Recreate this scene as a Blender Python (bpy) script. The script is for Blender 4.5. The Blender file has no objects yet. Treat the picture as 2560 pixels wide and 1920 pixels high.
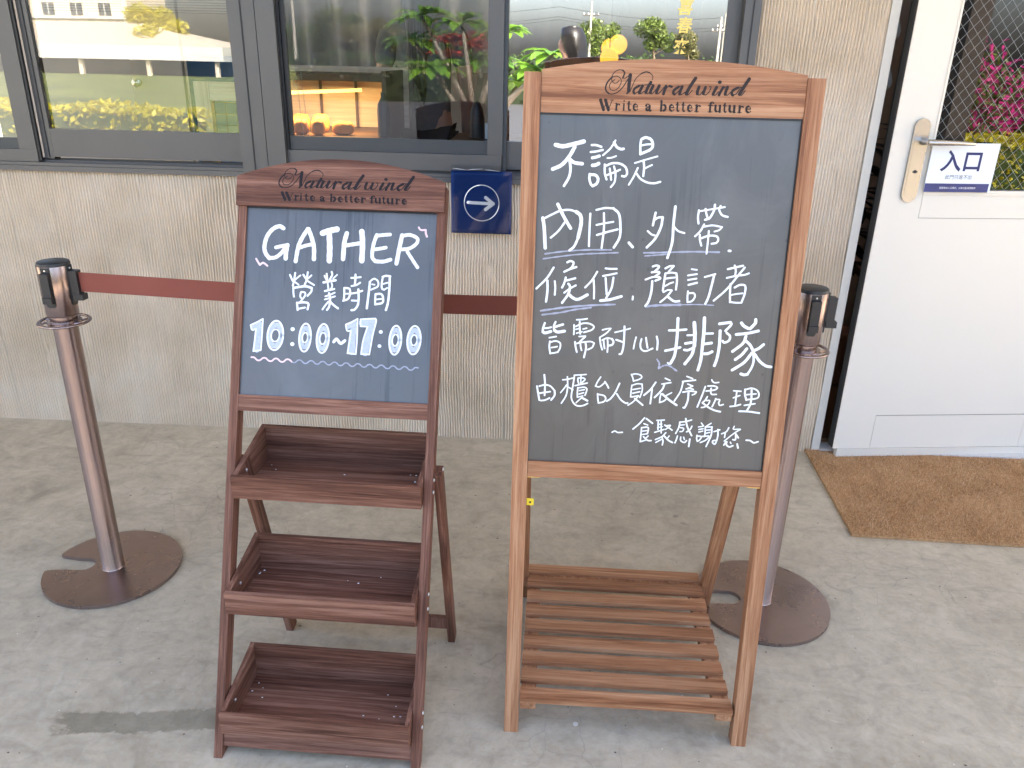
import bpy, bmesh, math, random
import numpy as np
from mathutils import Vector, Matrix
random.seed(7); rng = np.random.default_rng(7)
sc = bpy.context.scene
COL = sc.collection

# ---------------------------------------------------------------- camera
CAM_Z = 1.4722
_p, _y, _r = 0.3901, 0.0435, 0.0228
_rt = Vector((math.cos(_y), math.sin(_y), 0))
_fw = Vector((-math.sin(_y)*math.cos(_p), math.cos(_y)*math.cos(_p), -math.sin(_p)))
_up = _rt.cross(_fw)
_r2 = math.cos(_r)*_rt + math.sin(_r)*_up
_u2 = -math.sin(_r)*_rt + math.cos(_r)*_up
cam = bpy.data.cameras.new('camera'); cam.sensor_width = 36; cam.lens = 36*2003.82/2560
cam.clip_start = 0.05; cam.clip_end = 2000
co = bpy.data.objects.new('camera', cam); COL.objects.link(co)
co.matrix_world = Matrix(((_r2.x, _u2.x, -_fw.x, 0), (_r2.y, _u2.y, -_fw.y, 0), (_r2.z, _u2.z, -_fw.z, CAM_Z), (0, 0, 0, 1)))
sc.camera = co

# ---------------------------------------------------------------- light: sun high behind the shop, porch in open shade
SUN_EL, SUN_AZ = math.radians(46), math.radians(25)      # azimuth from +Y towards +X
world = bpy.data.worlds.new('World'); sc.world = world; world.use_nodes = True
wn = world.node_tree.nodes; wl = world.node_tree.links
sky = wn.new('ShaderNodeTexSky'); sky.sky_type = 'NISHITA'; sky.sun_disc = False
sky.sun_elevation = SUN_EL; sky.sun_rotation = SUN_AZ; sky.air_density = 0.8; sky.dust_density = 5.5; sky.ozone_density = 0.0
bg = wn['Background']; bg.inputs['Strength'].default_value = 0.15
wl.new(sky.outputs[0], bg.inputs['Color'])
sl = bpy.data.lights.new('sun', 'SUN'); sl.energy = 3.2; sl.angle = math.radians(0.53); sl.color = (1, .94, .84)
so = bpy.data.objects.new('sun', sl); COL.objects.link(so)
_sd = Vector((math.sin(SUN_AZ)*math.cos(SUN_EL), math.cos(SUN_AZ)*math.cos(SUN_EL), math.sin(SUN_EL)))
so.rotation_euler = _sd.to_track_quat('Z', 'Y').to_euler(); so.location = (3, 6, 12)
sc.view_settings.view_transform = 'Standard'; sc.view_settings.look = 'None'
sc.view_settings.exposure = 3.05; sc.view_settings.gamma = 1.0; sc.view_settings.use_curve_mapping = False
sc.cycles.use_denoising = True; sc.cycles.max_bounces = 8; sc.cycles.diffuse_bounces = 5; sc.cycles.glossy_bounces = 4
sc.cycles.transparent_max_bounces = 12; sc.cycles.caustics_reflective = False; sc.cycles.caustics_refractive = False
sc.cycles.sample_clamp_indirect = 8

WALL = 2.9886            # the shop wall stands at y = WALL, the camera at y = 0

# ---------------------------------------------------------------- helpers
def tag(o, label=None, cat=None, group=None, kind=None):
    if label: o['label'] = label
    if cat: o['category'] = cat
    if group: o['group'] = group
    if kind: o['kind'] = kind
    return o
def empty(name, loc=(0, 0, 0), rz=0.0):
    o = bpy.data.objects.new(name, None); o.empty_display_size = .05; COL.objects.link(o)
    o.location = loc; o.rotation_euler = (0, 0, rz); return o
def link(name, me, mat=None, parent=None, rot=None, loc=None):
    if mat is not None and not me.materials: me.materials.append(mat)
    o = bpy.data.objects.new(name, me); COL.objects.link(o)
    if parent is not None: o.parent = parent
    if rot is not None: o.rotation_euler = rot
    if loc is not None: o.location = loc
    return o
def smooth(me, ang=None):
    me.polygons.foreach_set('use_smooth', [True]*len(me.polygons))
    if ang is not None: me.set_sharp_from_angle(angle=math.radians(ang))
    return me
def py_mesh(name, v, f):
    me = bpy.data.meshes.new(name); me.from_pydata([tuple(map(float, a)) for a in v], [], f); me.update(); return me
def np_quads(name, V, Q):
    """fast mesh from (n,3) vertices and (m,4) quads"""
    me = bpy.data.meshes.new(name); V = np.asarray(V, np.float32); Q = np.asarray(Q, np.int32)
    me.vertices.add(len(V)); me.vertices.foreach_set('co', V.ravel())
    me.loops.add(Q.size); me.loops.foreach_set('vertex_index', Q.ravel())
    me.polygons.add(len(Q)); me.polygons.foreach_set('loop_start', np.arange(0, Q.size, 4, dtype=np.int32))
    me.update(calc_edges=True); me.validate(); return me
def bm_box(bm, lo, hi):
    x0, y0, z0 = lo; x1, y1, z1 = hi
    vs = [bm.verts.new(p) for p in ((x0,y0,z0),(x1,y0,z0),(x1,y1,z0),(x0,y1,z0),(x0,y0,z1),(x1,y0,z1),(x1,y1,z1),(x0,y1,z1))]
    fs = [bm.faces.new([vs[i] for i in q]) for q in ((0,3,2,1),(4,5,6,7),(0,1,5,4),(1,2,6,5),(2,3,7,6),(3,0,4,7))]
    return vs, fs
def fin(name, bm, bevel=0, seg=1, sm=True):
    if bevel:
        bmesh.ops.bevel(bm, geom=[e for e in bm.edges if len(e.link_faces) == 2 and e.calc_face_angle(0) > .5], offset=bevel, segments=seg, profile=.6, affect='EDGES', clamp_overlap=True)
    bmesh.ops.recalc_face_normals(bm, faces=bm.faces)
    me = bpy.data.meshes.new(name); bm.to_mesh(me); bm.free()
    if sm: smooth(me, 40)
    return me
def box(name, lo, hi, mat, parent=None, bevel=.0012, seg=1, rot=None, loc=None):
    bm = bmesh.new(); bm_box(bm, lo, hi)
    return link(name, fin(name, bm, bevel, seg), mat, parent, rot, loc)
def bar(name, a, b, w, d, mat, parent=None, bevel=.0012, ref=(1, 0, 0)):
    """square bar from a to b; w across ref, d across the other direction"""
    a, b = Vector(a), Vector(b); z = (b-a).normalized(); x = Vector(ref); x = (x - z*x.dot(z)).normalized(); y = z.cross(x)
    L = (b-a).length; o = box(name, (-w/2, -d/2, 0), (w/2, d/2, L), mat, parent, bevel)
    o.matrix_local = Matrix(((x.x, y.x, z.x, a.x), (x.y, y.y, z.y, a.y), (x.z, y.z, z.z, a.z), (0, 0, 0, 1)))
    return o
def prism_bm(poly, y0, y1):
    """polygon in x-z, thickness along y"""
    bm = bmesh.new(); n = len(poly)
    A = [bm.verts.new((x, y0, z)) for x, z in poly]; B = [bm.verts.new((x, y1, z)) for x, z in poly]
    bm.faces.new(A); bm.faces.new(B[::-1])
    for i in range(n): bm.faces.new((A[i], A[(i+1) % n], B[(i+1) % n], B[i]))
    return bm
def slab_bm(poly, z0, z1):
    bm = bmesh.new(); n = len(poly)
    A = [bm.verts.new((x, y, z0)) for x, y in poly]; B = [bm.verts.new((x, y, z1)) for x, y in poly]
    bm.faces.new(A[::-1]); bm.faces.new(B)
    for i in range(n): bm.faces.new((A[i], A[(i+1) % n], B[(i+1) % n], B[i]))
    return bm
def lathe(name, prof, mat, parent=None, n=40, loc=None, ang=35, rot=None):
    V, F = [], []
    for r, z in prof:
        for k in range(n):
            t = 2*math.pi*k/n; V.append((r*math.cos(t), r*math.sin(t), z))
    for i in range(len(prof)-1):
        for k in range(n):
            a, b = i*n+k, i*n+(k+1) % n; F.append((a, b, b+n, a+n))
    if prof[0][0] > 1e-6: F.append(tuple(range(n))[::-1])
    if prof[-1][0] > 1e-6: F.append(tuple(range((len(prof)-1)*n, len(prof)*n)))
    me = py_mesh(name, V, F); smooth(me, ang)
    return link(name, me, mat, parent, loc=loc, rot=rot)
def tube_data(pts, rad, n=8):
    pts = [Vector(p) for p in pts]; rad = rad if hasattr(rad, '__len__') else [rad]*len(pts)
    V, F = [], []; up = Vector((.13, .21, 1)).normalized()
    for i, p in enumerate(pts):
        t = (pts[min(i+1, len(pts)-1)] - pts[max(i-1, 0)]).normalized()
        if abs(t.dot(up)) > .97: up = Vector((1, .1, 0)).normalized()
        x = t.cross(up).normalized(); y = t.cross(x)
        for k in range(n):
            a = 2*math.pi*k/n; V.append(p + (x*math.cos(a) + y*math.sin(a))*rad[i])
    for i in range(len(pts)-1):
        for k in range(n):
            a, b = i*n+k, i*n+(k+1) % n; F.append((a, b, b+n, a+n))
    F.append(tuple(range(n))[::-1]); F.append(tuple(range((len(pts)-1)*n, len(pts)*n)))
    return V, F
def tube(name, pts, rad, mat, parent=None, n=8):
    V, F = tube_data(pts, rad, n); me = py_mesh(name, V, F); smooth(me, 50)
    return link(name, me, mat, parent)
def join_data(items):
    V, F = [], []
    for v, f in items:
        k = len(V); V += list(v); F += [tuple(i+k for i in q) for q in f]
    return V, F
def catmull(P, sub=6):
    P = [np.array(p, float) for p in P]
    if len(P) < 3: return P
    closed = np.linalg.norm(P[0]-P[-1]) < 1e-6
    out = []
    for i in range(len(P)-1):
        p1, p2 = P[i], P[i+1]
        p0 = P[i-1] if i > 0 else (P[-2] if closed else 2*p1-p2)
        p3 = P[i+2] if i+2 < len(P) else (P[1] if closed else 2*p2-p1)
        for k in range(sub):
            t = k/sub
            out.append(.5*(2*p1 + (p2-p0)*t + (2*p0-5*p1+4*p2-p3)*t*t + (-p0+3*p1-3*p2+p3)*t**3))
    out.append(P[-1]); return out
def ribbon(P, w, depth, cap=True, jitter=0.0):
    """flat brush stroke in the u-v plane (metres), facing -Y, lying at the given depth"""
    P = catmull(P); n = len(P); V = []; F = []
    W = [w*(1 + jitter*math.sin(i*1.7+P[0][0]*300)) for i in range(n)]
    def add(u, v): V.append((u, depth, v)); return len(V)-1
    prev = None
    for i in range(n):
        d = P[min(i+1, n-1)] - P[max(i-1, 0)]; d = d/(np.linalg.norm(d)+1e-12); nn = np.array([-d[1], d[0]])
        l = add(*(P[i]+nn*W[i]/2)); r = add(*(P[i]-nn*W[i]/2))
        if prev: F.append((prev[0], prev[1], r, l))
        prev = (l, r)
        if cap and i in (0, n-1):
            s = -1 if i == 0 else 1; base = []
            for k in range(1, 6):
                a = math.pi*k/6; q = P[i] + nn*W[i]/2*math.cos(a) + s*d*W[i]/2*math.sin(a); base.append(add(*q))
            F.append(tuple([l]+base+[r]) if s > 0 else tuple([r]+base[::-1]+[l]))
    return V, F
def ink(name, strokes, mat, parent, depth, rot=None, mp=None, jitter=0.04, z0=0):
    items = []
    for i, s in enumerate(strokes):
        w = s[0]/1000; P = [(s[k]/1000, s[k+1]/1000) for k in range(1, len(s), 2)]
        if mp:
            u0, v0, u1, v1, sx, sy = mp; P = [((u1+(u*1000-u0)*sx)/1000, (v1+(v*1000-v0)*sy)/1000) for u, v in P]; w *= (sx+sy)/2
        items.append(ribbon(P, w, depth - .00025 - .000012*(i+z0), jitter=jitter))
    V, F = join_data(items); me = py_mesh(name, V, F)
    bm = bmesh.new(); bm.from_mesh(me); bmesh.ops.recalc_face_normals(bm, faces=bm.faces); bm.to_mesh(me); bm.free()
    return link(name, me, mat, parent, rot)
def text_mesh(name, body, size, mat, parent=None, align='CENTER', offset=0.0, shear=0.0):
    cu = bpy.data.curves.new(name, 'FONT'); cu.body = body; cu.size = size; cu.align_x = align; cu.align_y = 'CENTER'; cu.offset = offset; cu.fill_mode = 'FRONT'; cu.resolution_u = 4; cu.shear = shear
    t = bpy.data.objects.new(name, cu); COL.objects.link(t)
    dg = bpy.context.evaluated_depsgraph_get(); me = bpy.data.meshes.new_from_object(t.evaluated_get(dg))
    bpy.data.objects.remove(t); me.materials.clear()
    return link(name, me, mat, parent)
def copy_tree(o, parent=None):
    c = o.copy(); COL.objects.link(c); c.parent = parent
    for ch in o.children: copy_tree(ch, c)
    return c

# ---------------------------------------------------------------- materials
MATS = {}
class NT:
    def __init__(s, name):
        s.m = bpy.data.materials.new(name); s.m.use_nodes = True; s.t = s.m.node_tree; s.n = s.t.nodes; s.l = s.t.links
        s.b = s.n['Principled BSDF']; s.out = s.n['Material Output']; MATS[name] = s.m
    def add(s, typ, **kw):
        n = s.n.new(typ)
        for k, v in kw.items():
            if k.startswith('i_'):
                key = k[2:]; n.inputs[int(key) if key.isdigit() else key.replace('_', ' ')].default_value = v
            else: setattr(n, k, v)
        return n
    def ln(s, a, b): s.l.new(a, b)
    def coords(s, kind='Object', scale=(1, 1, 1), rnd=False, rot=(0, 0, 0)):
        tc = s.add('ShaderNodeTexCoord'); mp = s.add('ShaderNodeMapping'); mp.inputs['Scale'].default_value = scale; mp.inputs['Rotation'].default_value = rot
        src = tc.outputs[kind]
        if rnd:
            oi = s.add('ShaderNodeObjectInfo'); mu = s.add('ShaderNodeVectorMath', operation='MULTIPLY_ADD'); mu.inputs[1].default_value = (7.3, 3.1, 5.7)
            s.ln(oi.outputs['Random'], mu.inputs[0]); s.ln(src, mu.inputs[2]); src = mu.outputs[0]
        s.ln(src, mp.inputs['Vector']); return mp.outputs[0]
    def noise(s, vec, scale, detail=4, rough=.55, dist=0.0):
        n = s.add('ShaderNodeTexNoise'); n.inputs['Scale'].default_value = scale; n.inputs['Detail'].default_value = detail
        n.inputs['Roughness'].default_value = rough; n.inputs['Distortion'].default_value = dist; s.ln(vec, n.inputs['Vector']); return n.outputs['Fac']
    def ramp(s, fac, stops):
        r = s.add('ShaderNodeValToRGB'); e = r.color_ramp.elements
        while len(e) < len(stops): e.new(.5)
        for el, (p, c) in zip(e, stops): el.position = p; el.color = (c, c, c, 1) if isinstance(c, (int, float)) else (*c, 1)
        s.ln(fac, r.inputs[0]); return r.outputs[0]
    def mix(s, fac, a, b, mode='MIX'):
        m = s.add('ShaderNodeMix', data_type='RGBA', blend_type=mode)
        for sock, v in ((m.inputs[0], fac), (m.inputs[6], a), (m.inputs[7], b)):
            if isinstance(v, (int, float)): sock.default_value = v
            elif isinstance(v, tuple): sock.default_value = (*v, 1)
            else: s.ln(v, sock)
        return m.outputs[2]
    def math(s, op, a, b=None, clamp=False):
        m = s.add('ShaderNodeMath', operation=op, use_clamp=clamp)
        for sock, v in ((m.inputs[0], a), (m.inputs[1], b)):
            if v is None: continue
            if isinstance(v, (int, float)): sock.default_value = v
            else: s.ln(v, sock)
        return m.outputs[0]
    def set(s, **kw):
        for k, v in kw.items():
            sock = s.b.inputs[k.replace('_', ' ')]
            if isinstance(v, (int, float)): sock.default_value = v
            elif isinstance(v, tuple): sock.default_value = (*v, 1) if len(v) == 3 and sock.type == 'RGBA' else v
            else: s.ln(v, sock)
        return s
    def bump(s, h, strength=.2, dist=.002):
        b = s.add('ShaderNodeBump'); b.inputs['Strength'].default_value = strength; b.inputs['Distance'].default_value = dist
        s.ln(h, b.inputs['Height']); s.ln(b.outputs[0], s.b.inputs['Normal']); return s
def plain(name, col, rough=.5, metal=0.0, spec=.5, var=.06, scale=20, bump=0.0):
    t = NT(name); v = t.coords(); n = t.noise(v, scale, 5)
    c = t.mix(t.math('MULTIPLY', n, 1.0), tuple(x*(1-var) for x in col), tuple(min(1, x*(1+var)) for x in col))
    t.set(Base_Color=c, Roughness=rough, Metallic=metal, Specular_IOR_Level=spec)
    if bump: t.bump(t.noise(v, scale*6, 4), bump, .001)
    return t.m
def wood(name, dark, mid, light, axis, rough=.55, wear=.0, spec=.35):
    t = NT(name); k = {'x': (3.2, 95, 95), 'y': (95, 3.2, 95), 'z': (95, 95, 3.2)}[axis]; k2 = tuple(c*4.5 for c in k)
    v = t.coords('Object', k, rnd=True); v2 = t.coords('Object', k2, rnd=True); v3 = t.coords('Object', tuple(c*.22 for c in k), rnd=True)
    a = t.noise(v, 1.0, 6, .6, .9); b = t.noise(v2, 1.0, 3, .7); cbig = t.noise(v3, 1.0, 2, .5, .4)
    f = t.math('ADD', t.math('MULTIPLY', a, .60), t.math('ADD', t.math('MULTIPLY', b, .26), t.math('MULTIPLY', cbig, .30)))
    c = t.ramp(f, [(.44, dark), (.57, mid), (.70, light)])
    wv = t.add('ShaderNodeTexWave', wave_type='BANDS', bands_direction={'x': 'Z', 'y': 'X', 'z': 'X'}[axis]); wv.inputs['Scale'].default_value = .55; wv.inputs['Distortion'].default_value = 7; wv.inputs['Detail'].default_value = 3; wv.inputs['Detail Scale'].default_value = .7
    t.ln(v3, wv.inputs['Vector'])
    c = t.mix(t.math('MULTIPLY', wv.outputs['Fac'], .22), c, tuple(x*.62 for x in mid))
    oi = t.add('ShaderNodeObjectInfo'); tint = t.ramp(oi.outputs['Random'], [(0, (.90, .88, .88)), (.5, (1, 1, 1)), (1, (1.06, 1.07, 1.07))])
    c = t.mix(1.0, c, tint, 'MULTIPLY')
    if wear:
        wn_ = t.noise(t.coords('Object', tuple(c_*.5 for c_ in k), rnd=True), 1.3, 6, .75); wf = t.ramp(wn_, [(.60, 0.0), (.72, 1.0)])
        c = t.mix(t.math('MULTIPLY', wf, wear), c, tuple(min(1, x*1.9+.03) for x in light))
    t.set(Base_Color=c, Roughness=t.ramp(b, [(.3, rough-.1), (.7, rough+.12)]), Specular_IOR_Level=spec)
    t.bump(t.math('ADD', b, t.math('MULTIPLY', a, .6)), .5, .0008)
    return t.m
def leafmat(name, a, b, trans=.25):
    t = NT(name); oi = t.add('ShaderNodeNewGeometry'); n = t.noise(t.coords('Object'), 1.8, 3)
    f = t.math('ADD', t.math('MULTIPLY', oi.outputs['Random Per Island'], .6), t.math('MULTIPLY', n, .4))
    t.set(Base_Color=t.mix(f, a, b), Roughness=.45, Specular_IOR_Level=.4)
    tr = t.add('ShaderNodeBsdfTranslucent'); tr.inputs[0].default_value = (*[min(1, x*1.4) for x in b], 1); mx = t.add('ShaderNodeMixShader'); mx.inputs[0].default_value = trans
    t.ln(t.b.outputs[0], mx.inputs[1]); t.ln(tr.outputs[0], mx.inputs[2]); t.ln(mx.outputs[0], t.out.inputs[0])
    return t.m
def glow(name, col, s):
    t = NT(name); t.set(Base_Color=col, Roughness=.4); t.b.inputs['Emission Color'].default_value = (*col, 1); t.b.inputs['Emission Strength'].default_value = s; return t.m
def glass(name, refl, tint=(.93, .96, .96), rough=0.0):
    t = NT(name); t.n.remove(t.b)
    tr = t.add('ShaderNodeBsdfTransparent'); tr.inputs[0].default_value = (*tint, 1); gl = t.add('ShaderNodeBsdfGlossy'); gl.inputs['Roughness'].default_value = rough
    fr = t.add('ShaderNodeFresnel'); fr.inputs[0].default_value = 1.5; mx = t.add('ShaderNodeMixShader')
    fac = t.math('ADD', fr.outputs[0], refl, True); t.ln(fac, mx.inputs[0]); t.ln(tr.outputs[0], mx.inputs[1]); t.ln(gl.outputs[0], mx.inputs[2]); t.ln(mx.outputs[0], t.out.inputs[0])
    if rough == 0.0:
        # very slight waviness of float glass
        b = t.add('ShaderNodeBump'); b.inputs['Strength'].default_value = .015; b.inputs['Distance'].default_value = .01
        t.ln(t.noise(t.coords('Object'), 2.2, 1), b.inputs['Height']); t.ln(b.outputs[0], gl.inputs['Normal'])
    return t.m

# concrete floor
t = NT('concrete'); v = t.coords()
n1 = t.noise(v, 1.3, 6, .62, .4); n2 = t.noise(v, 6.5, 7, .7, .9); n3 = t.noise(v, 55, 4, .6); n4 = t.noise(v, .55, 3, .5)
c = t.ramp(t.math('ADD', t.math('MULTIPLY', n1, .5), t.math('MULTIPLY', n2, .5)), [(.34, (.25, .203, .136)), (.46, (.405, .337, .235)), (.54, (.475, .40, .286)), (.66, (.585, .503, .37))])
c = t.mix(t.ramp(n4, [(.42, 0.0), (.62, .35)]), c, (.36, .32, .25))
# darker trowel burns, streaky
ns = t.noise(t.coords('Object', (3, 9, 1), rot=(0, 0, .5)), 1.6, 8, .72, 1.6); c = t.mix(t.ramp(ns, [(.52, 0.0), (.72, .45)]), c, (.20, .175, .13))
ns2 = t.noise(t.coords('Object', (8, 3.5, 1), rot=(0, 0, .9)), 1.4, 7, .7, 1.2); c = t.mix(t.ramp(ns2, [(.58, 0.0), (.76, .35)]), c, (.60, .55, .46))
n5 = t.noise(v, 26, 7, .72, .6); c = t.mix(t.ramp(n5, [(.36, .24), (.52, 0.0)]), c, (.20, .172, .125)); c = t.mix(t.ramp(n5, [(.56, 0.0), (.72, .28)]), c, (.62, .565, .46))
# pits and pale flecks
vp = t.add('ShaderNodeTexVoronoi'); vp.inputs['Scale'].default_value = 42; t.ln(v, vp.inputs['Vector']); pn = t.add('ShaderNodeTexWhiteNoise'); t.ln(vp.outputs['Position'], pn.inputs[0])
pit = t.math('MULTIPLY', t.ramp(vp.outputs['Distance'], [(.06, 1.0), (.12, 0.0)]), t.ramp(pn.outputs['Value'], [(.88, 0.0), (.90, .8)])); c = t.mix(pit, c, (.08, .07, .055))
flk = t.math('MULTIPLY', t.ramp(vp.outputs['Distance'], [(.05, 1.0), (.09, 0.0)]), t.ramp(pn.outputs['Value'], [(.05, .8), (.07, 0.0)])); c = t.mix(flk, c, (.75, .72, .65))
# hairline crazing near the wall
vo = t.add('ShaderNodeTexVoronoi', feature='DISTANCE_TO_EDGE'); vo.inputs['Scale'].default_value = 9
wv = t.add('ShaderNodeVectorMath', operation='MULTIPLY_ADD'); nz = t.add('ShaderNodeTexNoise'); nz.inputs['Scale'].default_value = 5; nz.inputs['Detail'].default_value = 4; t.ln(v, nz.inputs['Vector'])
wv.inputs[1].default_value = (.16, .16, 0); t.ln(nz.outputs['Color'], wv.inputs[0]); t.ln(v, wv.inputs[2]); t.ln(wv.outputs[0], vo.inputs['Vector'])
crack = t.ramp(vo.outputs['Distance'], [(.0, 1.0), (.012, 0.0)]); cm = t.ramp(t.noise(v, 1.1, 2), [(.52, 0.0), (.62, .5)]); crk = t.math('MULTIPLY', crack, cm)
c = t.mix(crk, c, (.12, .11, .10))
# small dark spots and pitting
vs = t.add('ShaderNodeTexVoronoi'); vs.inputs['Scale'].default_value = 13; t.ln(wv.outputs[0], vs.inputs['Vector'])
sp = t.math('MULTIPLY', t.ramp(vs.outputs['Distance'], [(.10, 1.0), (.17, 0.0)]), t.ramp(t.noise(v, 2.3, 2), [(.60, 0.0), (.66, .6)])); c = t.mix(sp, c, (.13, .12, .11))
c = t.mix(t.math('MULTIPLY', t.ramp(n3, [(.35, 0.0), (.75, 1.0)]), .16), c, (.55, .53, .49))
# damp smear left of the shelf stand
sx = t.add('ShaderNodeSeparateXYZ'); t.ln(v, sx.inputs[0])
dx = t.math('MULTIPLY', t.math('ABSOLUTE', t.math('ADD', sx.outputs[0], .90)), 1/.23); dy = t.math('MULTIPLY', t.math('ABSOLUTE', t.math('ADD', t.math('ADD', sx.outputs[1], -1.508), t.math('MULTIPLY', sx.outputs[0], -.12))), 1/.038)
wet = t.ramp(t.math('ADD', t.math('MAXIMUM', dx, dy), t.math('ADD', t.math('MULTIPLY', t.math('SUBTRACT', n2, .5), 1.1), t.math('MULTIPLY', t.math('SUBTRACT', n5, .5), .8))), [(.80, 1.0), (.95, 0.0)])
c = t.mix(t.math('MULTIPLY', t.math('MULTIPLY', wet, t.ramp(n5, [(.3, .35), (.6, .75)])), .8), c, (.125, .11, .07))
rg = t.math('SUBTRACT', t.ramp(n1, [(.3, .30), (.7, .50)]), t.math('MULTIPLY', wet, .10))
t.set(Base_Color=c, Roughness=rg, Specular_IOR_Level=.28); t.bump(t.math('ADD', t.math('MULTIPLY', n3, .5), t.math('SUBTRACT', t.math('MULTIPLY', n2, .5), crk)), .10, .0015)

# combed plaster
t = NT('plaster'); v = t.coords('Object'); n1 = t.noise(v, 2.2, 5, .6, .3); n2 = t.noise(t.coords('Object', (60, 60, 4)), 1, 4, .7); n3 = t.noise(v, 180, 3, .6)
c = t.ramp(n1, [(.34, (.59, .475, .34)), (.52, (.69, .568, .43)), (.68, (.735, .628, .495))])
c = t.mix(t.math('MULTIPLY', t.ramp(n2, [(.38, 1.0), (.62, 0.0)]), .12), c, (.34, .30, .235)); c = t.mix(t.math('MULTIPLY', t.ramp(n3, [(.5, 0.0), (.8, 1.0)]), .3), c, (.72, .67, .59))
t.set(Base_Color=c, Roughness=.9, Specular_IOR_Level=.15); t.bump(n3, .5, .0018)

M = MATS
plain('aluminium', (.100, .097, .094), .42, .25, .5, .10, 8)
plain('aluminium_dark', (.045, .05, .055), .45, .2, .5, .1, 8)
plain('rubber', (.012, .012, .013), .5)
plain('white_door', (.75, .695, .60), .38, 0, .5, .025, 3)
plain('white_jamb', (.66, .61, .53), .45, 0, .45, .05, 5)
plain('black_plastic', (.014, .015, .017), .42, 0, .5, .2, 30)
plain('black_line', (.02, .02, .02), .6)
plain('screw_steel', (.72, .72, .70), .3, .9)
plain('satin_nickel', (.50, .47, .43), .27, 1.0, .5, .06, 15)
plain('brass', (.62, .43, .14), .32, .9)
plain('yellow_plastic', (.75, .55, .03), .45)
plain('chalk', (.78, .81, .81), .85, 0, .1, .16, 260)
plain('chalk_soft', (.46, .50, .57), .85, 0, .1, .35, 220)
plain('chalk_thin', (.34, .35, .42), .85, 0, .1, .35, 90)
plain('chalk_pink', (.82, .60, .62), .85, 0, .1, .06, 90)
plain('print_ink', (.030, .022, .020), .6, 0, .2, .25, 150)
plain('print_ink_worn', (.016, .012, .013), .6, 0, .2, .45, 220)
plain('navy_print', (.012, .016, .11), .45)
plain('navy_band', (.016, .030, .16), .25, 0, .6, .4, 25)
plain('grey_print', (.10, .10, .13), .5)
plain('arrow_white', (.88, .90, .90), .5); plain('curtain', (.60, .57, .58), .9)
plain('paper_white', (.78, .82, .86), .4, 0, .5, .03, 12)
plain('ceiling_white', (.72, .71, .68), .8)
plain('inner_wall', (.36, .345, .32), .8, 0, .3, .05, 2)
plain('inner_blue', (.035, .12, .24), .6)
plain('inner_floor', (.17, .085, .04), .4, 0, .4, .3, 6)
plain('inner_brown', (.10, .052, .03), .5, 0, .4, .3, 9)
plain('hall_wall', (.42, .32, .25), .8); plain('threshold', (.62, .61, .60), .4)
plain('bread', (.58, .27, .065), .7, 0, .3, .35, 26, .3)
plain('dark_post', (.045, .035, .03), .5)
plain('skin', (.48, .28, .20), .5)
plain('hair', (.010, .008, .007), .38, 0, .5, .4, 60)
plain('grey_shirt', (.16, .165, .17), .9, 0, .1, .15, 40, .2)
plain('navy_shirt', (.018, .022, .04), .9, 0, .1)
plain('trousers', (.03, .03, .035), .9, 0, .1)
plain('gold_leaf', (.80, .58, .16), .35, .6)
plain('lilac_paper', (.62, .56, .62), .7)
plain('cream_render', (.66, .56, .45), .9); plain('roof_white', (.55, .55, .54), .7); plain('roof_tile', (.42, .36, .29), .8); plain('dark_recess', (.04, .035, .03), .8); plain('window_dark', (.06, .07, .08), .2)
plain('bark', (.13, .10, .075), .9, 0, .1, .3, 12, .4); plain('pole_concrete', (.33, .31, .29), .9); plain('terracotta', (.36, .15, .08), .8)
plain('crystal', (.75, .78, .80), .08, 0, .8); plain('plum_bark', (.22, .19, .16), .85)
glow('tube_glow', (1.0, .66, .17), .30); glow('globe_glow', (1.0, .48, .05), .6)
leafmat('leaf_dark', (.022, .045, .012), (.06, .10, .022)); leafmat('leaf_hedge', (.010, .020, .006), (.028, .045, .012)); leafmat('leaf_mid', (.05, .085, .015), (.12, .16, .03)); leafmat('leaf_olive', (.06, .065, .02), (.13, .12, .04))
leafmat('leaf_yellow', (.14, .17, .008), (.62, .52, .03), .3); leafmat('leaf_fresh', (.045, .14, .012), (.16, .30, .035), .35); leafmat('leaf_red', (.22, .015, .008), (.40, .05, .02)); leafmat('petal_magenta', (.42, .01, .14), (.62, .04, .28), .35); leafmat('leaf_black', (.006, .008, .006), (.015, .022, .012), .05)
t = NT('lawn'); v = t.coords(); n = t.noise(v, .35, 4); n2 = t.noise(t.coords('Object', (1, 6, 1)), 3, 5, .7)
t.set(Base_Color=t.ramp(t.math('ADD', t.math('MULTIPLY', n, .6), t.math('MULTIPLY', n2, .4)), [(.35, (.035, .055, .010)), (.5, (.095, .12, .018)), (.65, (.155, .165, .030))]), Roughness=.9); t.bump(n2, .8, .03)
plain('asphalt', (.045, .045, .047), .85, 0, .3, .2, 4)
plain('apron', (.38, .32, .24), .85, 0, .2, .15, 3)
# window glass
glass('glass_left', .07); glass('glass_mid', .03, (.92, .94, .95)); glass('glass_right', .46); glass('glass_door', .08, (.30, .32, .34))
glass('clear_film', -.024, (.98, .98, .98), .08)
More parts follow.
